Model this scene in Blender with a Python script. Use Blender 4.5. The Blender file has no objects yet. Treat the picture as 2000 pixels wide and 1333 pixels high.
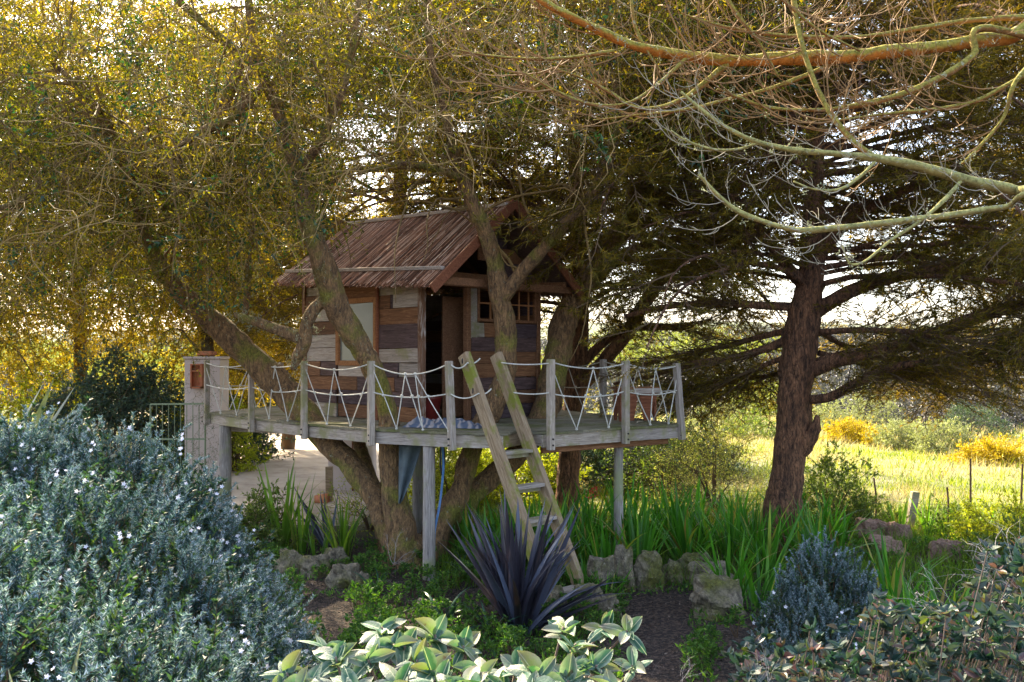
import bpy, math, random
import numpy as np
from mathutils import Vector, Matrix, noise
R = math.radians
S2 = math.sqrt(0.5)
random.seed(7); rng = np.random.default_rng(7)
scene = bpy.context.scene
COL = scene.collection
# ---------------------------------------------------------------- camera
F, HZ, CZ = 1750.0, 703.0, 2.6          # focal length in photo pixels, horizon row, eye height
cam = bpy.data.objects.new('camera', bpy.data.cameras.new('camera'))
COL.objects.link(cam)
cam.location = (0, 0, CZ); cam.rotation_euler = (R(90), 0, 0)
cam.data.sensor_width = 36; cam.data.lens = 36*F/2000; cam.data.shift_y = (HZ-666.5)/2000
cam.data.clip_start = 0.05; cam.data.clip_end = 3000
scene.camera = cam
# ---------------------------------------------------------------- sky, sun, exposure
SUN_AZ, SUN_EL = -30, 40                 # degrees: azimuth from the view axis (+Y), negative = left
w = bpy.data.worlds.new("World"); scene.world = w; w.use_nodes = True
nt = w.node_tree; bg = nt.nodes['Background']
sky = nt.nodes.new('ShaderNodeTexSky'); sky.sky_type = 'NISHITA'; sky.sun_disc = False
sky.sun_elevation = R(SUN_EL); sky.sun_rotation = R(SUN_AZ); sky.dust_density = 3.0; sky.air_density = 1.0
hs = nt.nodes.new('ShaderNodeHueSaturation'); hs.inputs['Saturation'].default_value = .8; nt.links.new(sky.outputs[0], hs.inputs['Color'])   # thin bright veil of cloud: a paler sky
nt.links.new(hs.outputs[0], bg.inputs[0]); bg.inputs[1].default_value = 0.125
sl = bpy.data.lights.new('sun', 'SUN'); sl.energy = 5.0; sl.angle = R(0.6); sl.color = (1.0, 0.85, 0.58)
sun = bpy.data.objects.new('sun', sl); COL.objects.link(sun)
sd = Vector((math.sin(R(SUN_AZ))*math.cos(R(SUN_EL)), math.cos(R(SUN_AZ))*math.cos(R(SUN_EL)), math.sin(R(SUN_EL))))
sun.rotation_euler = sd.to_track_quat('Z', 'Y').to_euler(); sun.location = sd*40
vs = scene.view_settings
scene.display_settings.display_device = 'sRGB'
vs.view_transform = 'Standard'; vs.look = 'None'; vs.gamma = 1; vs.use_curve_mapping = False
vs.exposure = 2.5
cy = scene.cycles
cy.max_bounces = 7; cy.diffuse_bounces = 4; cy.glossy_bounces = 2; cy.transmission_bounces = 5; cy.transparent_max_bounces = 8
cy.use_denoising = True

# ---------------------------------------------------------------- helpers
def P(px, py, Y):
    return Vector(((px-1000)*Y/F, Y, CZ-(py-HZ)*Y/F))
def smooth(a, b, x):
    t = min(1, max(0, (x-a)/(b-a))); return t*t*(3-2*t)
def ground_z(x, y):
    z = 0.95*(1-smooth(1.0, 7.5, y)) - 0.05
    z += 0.10*noise.noise(Vector((x*.25, y*.25, 0))) * smooth(5, 9, y)
    z += 0.03*noise.noise(Vector((x*1.1, y*1.1, 3.1)))
    z -= 0.12*smooth(9, 11, 14-abs(y-10))*0
    rise = smooth(44, 110, y)
    z += rise*3.2*(0.35+0.65*smooth(-5, 30, x)) + 0.6*rise*noise.noise(Vector((x*.03, y*.03, 1)))
    z += smooth(110, 420, y)*15*(1+.25*noise.noise(Vector((x*.006, y*.006, 5)))) 
    z += smooth(18, 40, y)*.35*noise.noise(Vector((x*.12, y*.12, 9)))
    return z
def tag(o, label=None, cat=None, group=None, kind=None):
    if label: o['label'] = label
    if cat: o['category'] = cat
    if group: o['group'] = group
    if kind: o['kind'] = kind
    return o
def empty(name, loc, label, cat, group=None, rz=0, parent=None):
    o = bpy.data.objects.new(name, None); COL.objects.link(o)
    o.location = loc; o.rotation_euler = (0, 0, rz); o.empty_display_size = .1
    o.parent = parent
    return tag(o, label, cat, group)
class MB:
    """collects triangles with a material index"""
    def __init__(s): s.V = []; s.T = []; s.M = []; s.n = 0
    def add(s, V, T, m=0):
        V = np.asarray(V, float).reshape(-1, 3); T = np.asarray(T, int).reshape(-1, 3)
        s.V.append(V); s.T.append(T+s.n); s.M.append(np.full(len(T), m) if np.isscalar(m) else np.asarray(m)); s.n += len(V)
        return s
    def arrays(s):
        return np.concatenate(s.V), np.concatenate(s.T), np.concatenate(s.M)
    def mesh(s, name, mats, smooth_=False):
        V, T, M = s.arrays()
        me = bpy.data.meshes.new(name)
        me.vertices.add(len(V)); me.vertices.foreach_set('co', V.astype(np.float32).ravel())
        me.loops.add(len(T)*3); me.loops.foreach_set('vertex_index', T.astype(np.int32).ravel())
        me.polygons.add(len(T)); me.polygons.foreach_set('loop_start', np.arange(0, len(T)*3, 3, dtype=np.int32))
        me.polygons.foreach_set('material_index', M.astype(np.int32))
        me.polygons.foreach_set('use_smooth', np.full(len(T), smooth_))
        for m in mats: me.materials.append(m)
        me.update(calc_edges=True)
        return me
    def build(s, name, mats, parent=None, smooth_=False, loc=None):
        if not isinstance(mats, (list, tuple)): mats = [mats]
        return link(name, s.mesh(name, mats, smooth_), parent, loc)
def link(name, me, parent=None, loc=None, rot=None, scale=None):
    o = bpy.data.objects.new(name, me); COL.objects.link(o)
    if loc is not None: o.location = loc
    if rot is not None: o.rotation_euler = rot
    if scale is not None: o.scale = (scale,)*3 if np.isscalar(scale) else scale
    o.parent = parent
    return o
def local(parent, co):
    return Vector(co) - parent.location
BOXT = [(0,2,1),(0,3,2),(4,5,6),(4,6,7),(0,1,5),(0,5,4),(1,2,6),(1,6,5),(2,3,7),(2,7,6),(3,0,4),(3,4,7)]
def box(mb, a, b, c, sx, sy, sz, ax=None, m=0, jit=0.0):
    """box centred at (a,b,c), sizes, axes given by 3 vectors"""
    X, Y, Z = ax if ax else (Vector((1,0,0)), Vector((0,1,0)), Vector((0,0,1)))
    V = []
    for dz in (-.5, .5):
        for dx, dy in ((-.5,-.5),(.5,-.5),(.5,.5),(-.5,.5)):
            p = Vector((a,b,c)) + X*(dx*sx) + Y*(dy*sy) + Z*(dz*sz)
            if jit: p += Vector((random.uniform(-jit,jit), random.uniform(-jit,jit), random.uniform(-jit,jit)))
            V.append(p[:])
    mb.add(V, BOXT, m); return mb
def bevel(o, wd=.006, seg=1):
    md = o.modifiers.new('bevel', 'BEVEL'); md.width = wd; md.segments = seg; md.limit_method = 'ANGLE'; md.angle_limit = R(40)
    return o
def beam(mb, p, q, wd, ht, up=Vector((0,0,1)), m=0, jit=0):
    p = Vector(p); q = Vector(q); z = (q-p).normalized()
    x = up.cross(z).normalized(); y = z.cross(x)
    c = (p+q)/2
    return box(mb, c.x, c.y, c.z, wd, ht, (q-p).length, (x, y, z), m, jit)
def catmull(pts, n=5):
    """pts: list of tuples (x,y,z,r)"""
    A = [np.array(p, float) for p in pts]
    A = [2*A[0]-A[1]] + A + [2*A[-1]-A[-2]]
    out = []
    for i in range(1, len(A)-2):
        p0, p1, p2, p3 = A[i-1:i+3]
        for k in range(n):
            t = k/n
            out.append(.5*((2*p1)+(-p0+p2)*t+(2*p0-5*p1+4*p2-p3)*t*t+(-p0+3*p1-3*p2+p3)*t**3))
    out.append(A[-2])
    return np.array(out)
def tube(mb, pts, sides=8, n=5, m=0, rough=0.0, seed=0, cap=True, flare=0):
    C = catmull(pts, n) if n > 1 else np.array(pts, float)
    Pn, Rr = C[:, :3], np.maximum(C[:, 3], .0008)
    tan = np.gradient(Pn, axis=0); tan /= np.linalg.norm(tan, axis=1)[:, None]+1e-9
    ref = np.array([0.31, .95, .1]) if abs(tan[0][2]) > .7 else np.array([0, 0, 1.])
    V = []
    x = None
    ang = np.linspace(0, 2*math.pi, sides, endpoint=False)
    for i in range(len(Pn)):
        if x is None: x = np.cross(ref, tan[i])
        else: x = x - tan[i]*np.dot(x, tan[i])
        x = x/(np.linalg.norm(x)+1e-9); y = np.cross(tan[i], x)
        for k, a in enumerate(ang):
            r = Rr[i]
            d = x*math.cos(a)+y*math.sin(a)
            if rough:
                q = Pn[i]+d*r
                r *= 1+rough*(noise.noise(Vector(q*4+seed))+.6*noise.noise(Vector(q*11+seed))+.35*noise.noise(Vector(q*24+seed)))
                if flare: r *= 1+flare*max(0, 1-i/len(Pn)*5)*(.5+.5*math.sin(a*4+seed))
            V.append(Pn[i]+d*r)
    T = []
    for i in range(len(Pn)-1):
        for k in range(sides):
            a = i*sides+k; b = i*sides+(k+1) % sides; c = a+sides; d = b+sides
            T += [(a, b, d), (a, d, c)]
    if cap:
        V.append(Pn[-1]); e = len(V)-1; o = (len(Pn)-1)*sides
        T += [(o+k, o+(k+1) % sides, e) for k in range(sides)]
        V.append(Pn[0]); e = len(V)-1
        T += [((k+1) % sides, k, e) for k in range(sides)]
    mb.add(V, T, m)
    return C
def px_path(pts):
    """(px,py,Y,r_px) -> (x,y,z,r)"""
    return [(*P(a, b, Y), r*Y/F) for a, b, Y, r in pts]
def unit(v): return v/(np.linalg.norm(v, axis=-1, keepdims=True)+1e-9)
def leaves(mb, Pn, D, L, W, m=0, fold=.25, N=None):
    """kite leaves: base points, directions, lengths, widths"""
    Pn = np.asarray(Pn, float); D = unit(np.asarray(D, float)); n = len(Pn)
    L = np.broadcast_to(L, n)[:, None]; W = np.broadcast_to(W, n)[:, None]
    if N is None: N = rng.normal(size=(n, 3))
    X = unit(np.cross(D, N)); Z = np.cross(X, D)
    V = np.stack([Pn, Pn+D*L*.45+X*W*.5+Z*W*fold, Pn+D*L, Pn+D*L*.45-X*W*.5+Z*W*fold], 1).reshape(-1, 3)
    i = np.arange(n)[:, None]*4
    T = np.concatenate([i+[0, 1, 2], i+[0, 2, 3]], 1).reshape(-1, 3)
    mb.add(V, T, m)
def needles(mb, Pn, D, L, W, m=0):
    Pn = np.asarray(Pn, float); D = unit(np.asarray(D, float)); n = len(Pn)
    L = np.broadcast_to(L, n)[:, None]; W = np.broadcast_to(W, n)[:, None]
    X = unit(np.cross(D, rng.normal(size=(n, 3))))
    V = np.stack([Pn-X*W*.5, Pn+X*W*.5, Pn+D*L], 1).reshape(-1, 3)
    T = np.arange(n*3).reshape(-1, 3)
    mb.add(V, T, m)
def frames(D, roll=None):
    D = unit(np.asarray(D, float)); n = len(D)
    ref = rng.normal(size=(n, 3)) if roll is None else roll
    X = unit(np.cross(ref, D)); Y = np.cross(D, X)
    return np.stack([X, Y, D], 2)          # columns
def scatter(mb, temps, pos, D, scale, roll=None, mmap=None, pick=None):
    """place template arrays (V,T,M) growing along +Z at pos along D"""
    pos = np.asarray(pos, float); n = len(pos)
    if n == 0: return
    Rm = frames(D, roll); scale = np.broadcast_to(scale, n)
    pk = rng.integers(0, len(temps), n) if pick is None else pick
    for k, (V, T, M) in enumerate(temps):
        s = np.where(pk == k)[0]
        if not len(s): continue
        W = np.einsum('nij,vj->nvi', Rm[s], V)*scale[s][:, None, None]+pos[s][:, None, :]
        TT = T[None]+(np.arange(len(s))*len(V))[:, None, None]
        MM = np.tile(M, len(s))
        mb.add(W.reshape(-1, 3), TT.reshape(-1, 3), MM)
TPL = {}
def template_objects(temps, mats):
    key = (id(temps), tuple(m.name for m in mats))
    if key not in TPL:
        TPL[key] = ([bpy.data.objects.new('twig_source', MB().add(*t).mesh('twig', mats)) for t in temps], temps)
    return TPL[key][0]
def gscatter(name, temps, mats, pos, D, scale, parent=None, roll=None, loc=None):
    """one mass of foliage: the twigs are placed by a geometry-nodes tree (points carry rotation, size and kind)"""
    if not isinstance(mats, (list, tuple)): mats = [mats]
    objs = template_objects(temps, mats)
    pos = np.asarray(pos, float); n = len(pos); Rm = frames(D, roll)
    e = np.stack([np.arctan2(Rm[:, 2, 1], Rm[:, 2, 2]), np.arcsin(np.clip(-Rm[:, 2, 0], -1, 1)), np.arctan2(Rm[:, 1, 0], Rm[:, 0, 0])], 1)
    me = bpy.data.meshes.new(name); me.vertices.add(n); me.vertices.foreach_set('co', pos.astype(np.float32).ravel())
    at = me.attributes.new('turn', 'FLOAT_VECTOR', 'POINT'); at.data.foreach_set('vector', e.astype(np.float32).ravel())
    at = me.attributes.new('size', 'FLOAT', 'POINT'); at.data.foreach_set('value', np.broadcast_to(scale, n).astype(np.float32).copy())
    at = me.attributes.new('sort', 'INT', 'POINT'); at.data.foreach_set('value', rng.integers(0, len(temps), n).astype(np.int32))
    for m in mats: me.materials.append(m)
    o = link(name, me, parent, loc)
    ng = bpy.data.node_groups.new('foliage_nodes', 'GeometryNodeTree')
    ng.interface.new_socket('Geometry', in_out='INPUT', socket_type='NodeSocketGeometry'); ng.interface.new_socket('Geometry', in_out='OUTPUT', socket_type='NodeSocketGeometry')
    N = ng.nodes; L = ng.links; gi = N.new('NodeGroupInput'); go = N.new('NodeGroupOutput'); iop = N.new('GeometryNodeInstanceOnPoints'); jn = N.new('GeometryNodeJoinGeometry')
    for ob in objs[::-1]:
        oi = N.new('GeometryNodeObjectInfo'); oi.inputs['Object'].default_value = ob; oi.inputs['As Instance'].default_value = False
        g2 = N.new('GeometryNodeGeometryToInstance'); L.new(oi.outputs['Geometry'], g2.inputs[0]); L.new(g2.outputs[0], jn.inputs[0])
    def na(nm, ty):
        q = N.new('GeometryNodeInputNamedAttribute'); q.data_type = ty; q.inputs['Name'].default_value = nm; return q.outputs['Attribute']
    er = N.new('FunctionNodeEulerToRotation'); L.new(na('turn', 'FLOAT_VECTOR'), er.inputs[0])
    L.new(gi.outputs[0], iop.inputs['Points']); L.new(jn.outputs[0], iop.inputs['Instance']); iop.inputs['Pick Instance'].default_value = True
    L.new(na('sort', 'INT'), iop.inputs['Instance Index']); L.new(er.outputs[0], iop.inputs['Rotation']); L.new(na('size', 'FLOAT'), iop.inputs['Scale'])
    L.new(iop.outputs[0], go.inputs[0])
    md = o.modifiers.new('foliage', 'NODES'); md.node_group = ng
    return tag(o, kind='stuff')
def copy_tree(o, parent=None):
    c = o.copy(); COL.objects.link(c); c.parent = parent
    for ch in list(o.children): copy_tree(ch, c)
    return c

# ---------------------------------------------------------------- materials
def mat(name): 
    m = bpy.data.materials.new(name); m.use_nodes = True
    return m, m.node_tree, m.node_tree.nodes['Principled BSDF']
def ramp(nt, src, stops):
    r = nt.nodes.new('ShaderNodeValToRGB'); e = r.color_ramp.elements
    while len(e) < len(stops): e.new(.5)
    for i, (p, c) in enumerate(stops): e[i].position = p; e[i].color = (*c, 1)
    nt.links.new(src, r.inputs[0]); return r.outputs[0]
def noise_tex(nt, scale, detail=4, rough=.6, vec=None, dist=0):
    n = nt.nodes.new('ShaderNodeTexNoise'); n.inputs['Scale'].default_value = scale; n.inputs['Detail'].default_value = detail
    n.inputs['Roughness'].default_value = rough; n.inputs['Distortion'].default_value = dist
    if vec is not None: nt.links.new(vec, n.inputs['Vector'])
    return n.outputs[0]
def coords(nt, kind='Object', scale=(1, 1, 1)):
    t = nt.nodes.new('ShaderNodeTexCoord'); mp = nt.nodes.new('ShaderNodeMapping'); mp.inputs['Scale'].default_value = scale
    if kind == 'World':
        g = nt.nodes.new('ShaderNodeNewGeometry'); nt.links.new(g.outputs['Position'], mp.inputs[0])
    else: nt.links.new(t.outputs[kind], mp.inputs[0])
    return mp.outputs[0]
def mixc(nt, f, a, b, mode='MIX'):
    m = nt.nodes.new('ShaderNodeMix'); m.data_type = 'RGBA'; m.blend_type = mode
    for s, v in ((0, f), (6, a), (7, b)):
        if isinstance(v, (int, float)): m.inputs[s].default_value = v
        elif isinstance(v, tuple): m.inputs[s].default_value = (*v, 1)
        else: nt.links.new(v, m.inputs[s])
    return m.outputs[2]
def bump(nt, b, h, strength=.5, dist=.02):
    n = nt.nodes.new('ShaderNodeBump'); n.inputs['Strength'].default_value = strength; n.inputs['Distance'].default_value = dist
    nt.links.new(h, n.inputs['Height']); nt.links.new(n.outputs[0], b.inputs['Normal'])
def leaf_mat(name, stops, trans=.45, tcol=None, rough=.5, spec=.3, by='island', patch=None):
    """leaf: diffuse + gloss with a translucent share; colour varies from leaf to leaf"""
    m, nt, b = mat(name)
    if by == 'island':
        g = nt.nodes.new('ShaderNodeNewGeometry'); src = g.outputs['Random Per Island']
    else:
        g = nt.nodes.new('ShaderNodeObjectInfo'); src = g.outputs['Random']
    c = ramp(nt, src, stops)
    if patch:
        f = ramp(nt, noise_tex(nt, patch[0], 2, .5, coords(nt, 'World')), [(.42, (0, 0, 0)), (.6, (1, 1, 1))])
        c = mixc(nt, f, c, mixc(nt, 1.0, c, patch[1], 'MULTIPLY'))
    nt.links.new(c, b.inputs['Base Color']); b.inputs['Roughness'].default_value = rough; b.inputs['Specular IOR Level'].default_value = spec
    t = nt.nodes.new('ShaderNodeBsdfTranslucent')
    tc = mixc(nt, 1.0, c, tcol or (1.6, 1.5, .6), 'MULTIPLY'); nt.links.new(tc, t.inputs[0])
    mx = nt.nodes.new('ShaderNodeMixShader'); mx.inputs[0].default_value = trans
    nt.links.new(b.outputs[0], mx.inputs[1]); nt.links.new(t.outputs[0], mx.inputs[2])
    nt.links.new(mx.outputs[0], nt.nodes['Material Output'].inputs[0])
    return m
def bark_mat(name, c1, c2, moss=None, moss_amt=.5, scale=6, stretch=.25, lichen=None, dist=.03, crack=.5):
    m, nt, b = mat(name)
    v = coords(nt, 'World', (1, 1, stretch))
    h = noise_tex(nt, scale*2.2, 6, .65, v, .6)
    c = ramp(nt, h, [(.35, c1), (.65, c2)])
    if moss:
        f = ramp(nt, noise_tex(nt, 2.2, 4, .6, coords(nt, 'World')), [(.62-moss_amt*.35, (0, 0, 0)), (.72-moss_amt*.25, (1, 1, 1))])
        mc = ramp(nt, noise_tex(nt, 30, 3, .6, coords(nt, 'World')), [(.3, tuple(x*.5 for x in moss)), (.7, moss)])
        c = mixc(nt, f, c, mc)
    if lichen:
        f = ramp(nt, noise_tex(nt, 16, 3, .7, coords(nt, 'World')), [(.64, (0, 0, 0)), (.72, (1, 1, 1))])
        c = mixc(nt, f, c, lichen)
    nt.links.new(c, b.inputs['Base Color']); b.inputs['Roughness'].default_value = .9
    w2 = nt.nodes.new('ShaderNodeTexVoronoi'); w2.feature = 'DISTANCE_TO_EDGE'; w2.inputs['Scale'].default_value = scale*2
    wn = nt.nodes.new('ShaderNodeTexNoise'); wn.inputs['Scale'].default_value = scale*1.3; wn.inputs['Detail'].default_value = 5; nt.links.new(v, wn.inputs['Vector'])
    wa = nt.nodes.new('ShaderNodeVectorMath'); wa.operation = 'MULTIPLY_ADD'; nt.links.new(wn.outputs['Color'], wa.inputs[0]); wa.inputs[1].default_value = (2.2/scale,)*3; nt.links.new(v, wa.inputs[2])
    nt.links.new(wa.outputs[0], w2.inputs['Vector'])
    cr_ = ramp(nt, w2.outputs['Distance'], [(.0, (1-crack,)*3), (.10, (1, 1, 1))])
    cv = mixc(nt, 1.0, c, cr_, 'MULTIPLY'); vr = ramp(nt, noise_tex(nt, scale*8, 4, .7, v), [(.3, (.55, .55, .55)), (.7, (1.45, 1.4, 1.35))]); cv = mixc(nt, 1.0, cv, vr, 'MULTIPLY')
    nt.links.new(cv, b.inputs['Base Color'])
    mth = nt.nodes.new('ShaderNodeMath'); mth.operation = 'MULTIPLY_ADD'; nt.links.new(w2.outputs['Distance'], mth.inputs[0]); mth.inputs[1].default_value = 1.2
    nt.links.new(h, mth.inputs[2])
    bump(nt, b, mth.outputs[0], 1.0, dist)
    return m
def bough_mat(name, under, upper, scale=9):
    m, nt, b = mat(name)
    h = noise_tex(nt, scale*2, 7, .7, coords(nt, 'World'), .6)
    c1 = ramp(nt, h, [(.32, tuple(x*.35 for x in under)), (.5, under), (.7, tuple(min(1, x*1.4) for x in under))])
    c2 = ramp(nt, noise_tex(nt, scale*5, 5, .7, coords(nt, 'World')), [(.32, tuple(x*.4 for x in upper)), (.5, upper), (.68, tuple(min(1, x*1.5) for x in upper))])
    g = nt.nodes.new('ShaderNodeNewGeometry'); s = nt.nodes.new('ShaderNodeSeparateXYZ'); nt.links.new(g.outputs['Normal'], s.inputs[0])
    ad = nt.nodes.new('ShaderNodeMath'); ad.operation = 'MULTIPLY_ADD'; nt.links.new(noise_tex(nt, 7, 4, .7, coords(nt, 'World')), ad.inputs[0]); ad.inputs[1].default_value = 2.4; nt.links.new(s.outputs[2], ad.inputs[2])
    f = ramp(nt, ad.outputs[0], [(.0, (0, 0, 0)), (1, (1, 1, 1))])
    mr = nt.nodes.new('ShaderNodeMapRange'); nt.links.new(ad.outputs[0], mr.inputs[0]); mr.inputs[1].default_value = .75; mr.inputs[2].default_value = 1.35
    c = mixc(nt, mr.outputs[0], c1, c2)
    lf = ramp(nt, noise_tex(nt, 34, 3, .75, coords(nt, 'World')), [(.60, (0, 0, 0)), (.66, (1, 1, 1))]); c = mixc(nt, lf, c, (.34, .34, .24))
    nt.links.new(c, b.inputs['Base Color']); b.inputs['Roughness'].default_value = .92; b.inputs['Specular IOR Level'].default_value = .15
    bump(nt, b, noise_tex(nt, 60, 6, .75, coords(nt, 'World')), 1.0, .012)
    return m
def wood_mat(name, cols, grain=(1, 14, 14), rough=.8, stain=None, stain_scale=3, by_obj=True):
    m, nt, b = mat(name)
    v = coords(nt, 'Object', grain)
    if by_obj:
        oi = nt.nodes.new('ShaderNodeObjectInfo'); ad = nt.nodes.new('ShaderNodeVectorMath'); ad.operation = 'ADD'
        sc = nt.nodes.new('ShaderNodeVectorMath'); sc.operation = 'SCALE'; sc.inputs['Scale'].default_value = 37
        cb = nt.nodes.new('ShaderNodeCombineXYZ')
        for i in range(3): nt.links.new(oi.outputs['Random'], cb.inputs[i])
        nt.links.new(cb.outputs[0], sc.inputs[0]); nt.links.new(v, ad.inputs[0]); nt.links.new(sc.outputs[0], ad.inputs[1]); v = ad.outputs[0]
    g = noise_tex(nt, 3, 7, .7, v, 1.5)
    c = ramp(nt, g, [(.3, tuple(x*.45 for x in cols[0])), (.5, cols[0]), (.72, cols[1])])
    if by_obj and len(cols) > 2:
        c2 = ramp(nt, oi.outputs['Random'], [(i/(len(cols)-3+1e-6) if len(cols) > 3 else 0, cc) for i, cc in enumerate(cols[2:])])
        c = mixc(nt, .75, c, mixc(nt, 1, c, c2, 'MULTIPLY'))
    if stain:
        f = ramp(nt, noise_tex(nt, stain_scale, 4, .65, coords(nt, 'World')), [(.5, (0, 0, 0)), (.62, (1, 1, 1))])
        c = mixc(nt, f, c, stain)
    nt.links.new(c, b.inputs['Base Color']); b.inputs['Roughness'].default_value = rough; b.inputs['Specular IOR Level'].default_value = .25
    bump(nt, b, g, .55, .012)
    return m
def plain(name, c, rough=.7, metal=0, nscale=8, var=.25):
    m, nt, b = mat(name)
    cc = ramp(nt, noise_tex(nt, nscale, 5, .65, coords(nt, 'World')), [(.3, tuple(x*(1-var) for x in c)), (.7, tuple(min(1, x*(1+var)) for x in c))])
    nt.links.new(cc, b.inputs['Base Color']); b.inputs['Roughness'].default_value = rough; b.inputs['Metallic'].default_value = metal
    return m
BARK_OLD = bark_mat('bark_old', (.085, .05, .028), (.36, .21, .095), moss=(.27, .25, .04), moss_amt=.36, crack=.4, scale=11, lichen=(.30, .29, .20), dist=.025)
BARK_PINE = bark_mat('bark_pine', (.05, .024, .015), (.33, .16, .085), scale=8, stretch=.25, dist=.05, crack=.6)
BARK_TWIG = plain('bark_twig', (.17, .105, .035), .85, 0, 3, .4)
BARK_PALE = plain('bark_pale_twig', (.27, .175, .06), .85, 0, 3, .3)
BARK_DARK = plain('bark_dark_twig', (.10, .06, .03), .9, 0, 3, .3)
BARK_BRANCH = bough_mat('bark_overhang', (.40, .15, .03), (.30, .26, .05))
BARK_BROWN = bough_mat('bark_brown_bough', (.26, .13, .045), (.27, .23, .05))
BARK_LICHEN = bough_mat('bark_lichen', (.28, .22, .08), (.34, .32, .12))
LICHEN = leaf_mat('lichen', [(0, (.22, .25, .16)), (1, (.42, .45, .32))], .25, (1.1, 1.1, .9))
LEAF_OLIVE = leaf_mat('leaf_olive', [(0, (.035, .045, .006)), (.45, (.12, .12, .012)), (.85, (.30, .25, .025)), (1, (.45, .36, .05))], .5, (1.9, 1.6, .35), .6, .15, patch=(.8, (.6, .8, .65)))
LEAF_DARK = leaf_mat('leaf_glossy_dark', [(0, (.010, .035, .018)), (.7, (.02, .075, .035)), (1, (.07, .16, .02))], .25, (1.4, 1.8, .4), .28, .5)
LEAF_GOLD = leaf_mat('leaf_gold', [(0, (.18, .15, .008)), (.5, (.38, .31, .015)), (1, (.56, .48, .03))], .55, (1.3, 1.1, .5))
NEEDLE = leaf_mat('pine_needle', [(0, (.055, .055, .008)), (.6, (.13, .11, .018)), (1, (.25, .19, .03))], .45, (1.9, 1.5, .4), .6, .15)
# ================================================================ SETTING
def grid_mesh(name, xs, ys, zf, m, kind='structure', label=None):
    V = np.array([(x, y, zf(x, y)) for y in ys for x in xs]); nx = len(xs)
    T = []
    for j in range(len(ys)-1):
        for i in range(nx-1):
            a = j*nx+i; T += [(a, a+1, a+nx+1), (a, a+nx+1, a+nx)]
    mb = MB().add(V, T); o = mb.build(name, m, smooth_=True)
    return tag(o, label, None, None, kind)
# ground: mulch in the garden, straw and green in the field
m, nt, b = mat('ground')
wv = coords(nt, 'World')
chip = nt.nodes.new('ShaderNodeTexVoronoi'); chip.inputs['Scale'].default_value = 38; nt.links.new(wv, chip.inputs['Vector'])
mul = ramp(nt, chip.outputs['Color'], [(.15, (.012, .008, .006)), (.5, (.035, .021, .015)), (.9, (.10, .065, .047))])
fld = ramp(nt, noise_tex(nt, .35, 6, .65, wv), [(.32, (.06, .085, .015)), (.5, (.14, .15, .045)), (.68, (.26, .235, .13))])
scr = ramp(nt, noise_tex(nt, .09, 8, .75, wv), [(.35, (.035, .045, .03)), (.6, (.10, .12, .05)), (.75, (.2, .19, .1))])
sx = nt.nodes.new('ShaderNodeSeparateXYZ'); nt.links.new(wv, sx.inputs[0])
f1 = nt.nodes.new('ShaderNodeMapRange'); f1.inputs[1].default_value = 13; f1.inputs[2].default_value = 15; nt.links.new(sx.outputs[1], f1.inputs[0])
f2 = nt.nodes.new('ShaderNodeMapRange'); f2.inputs[1].default_value = 46; f2.inputs[2].default_value = 60; nt.links.new(sx.outputs[1], f2.inputs[0])
c = mixc(nt, f2.outputs[0], mixc(nt, f1.outputs[0], mul, fld), scr)
nt.links.new(c, b.inputs['Base Color']); b.inputs['Roughness'].default_value = .95
bump(nt, b, chip.outputs['Distance'], .9, .02)
GROUND = m
def geo(a, b_, n, p=1.0): return list(a+(b_-a)*(np.linspace(0, 1, n)**p))
xs = sorted(set([-900, -500, -300, -200, -140, -100, -70] + list(np.linspace(-50, -12, 20)) + list(np.linspace(-11, 11, 90)) + list(np.linspace(12, 60, 30)) + [75, 95, 130, 180, 260, 400, 650, 1000]))
ys = [-40, -20, -10, -5, -2] + list(np.linspace(0, 20, 100)) + list(np.linspace(20.5, 60, 50)) + list(np.linspace(62, 140, 30)) + [160, 190, 230, 280, 340, 420, 520, 700, 1000, 1600]
grid_mesh('ground', xs, ys, lambda x, y: ground_z(x, y), GROUND)
# sandy drive beyond the deck
m, nt, b = mat('sand')
wv = coords(nt, 'World')
c = ramp(nt, noise_tex(nt, 1.2, 7, .7, wv), [(.3, (.30, .22, .16)), (.5, (.46, .37, .27)), (.7, (.56, .46, .34))])
nt.links.new(c, b.inputs['Base Color']); b.inputs['Roughness'].default_value = .95
bump(nt, b, noise_tex(nt, 25, 5, .7, wv), .5, .02)
SAND = m
def drive_xc(y): return -5.3 - (y-16)*.10 - max(0, y-28)*.45
mb = MB(); V = []; T = []; k = 0
yy = list(np.arange(14.2, 46, .6))
for y in yy:
    xc = drive_xc(y); hw = 2.6+ .05*(y-14)
    for t in np.linspace(-1, 1, 15):
        x = xc+t*hw+.15*math.sin(y*1.3+t)
        V.append((x, y, ground_z(x, y)+.05*(1-abs(t)**6)*smooth(14.2, 16, y)+.004))
for j in range(len(yy)-1):
    for i in range(14):
        a = j*15+i; T += [(a, a+1, a+16), (a, a+16, a+15)]
tag(mb.add(V, T).build('driveway', SAND, smooth_=True), kind='structure')

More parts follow.
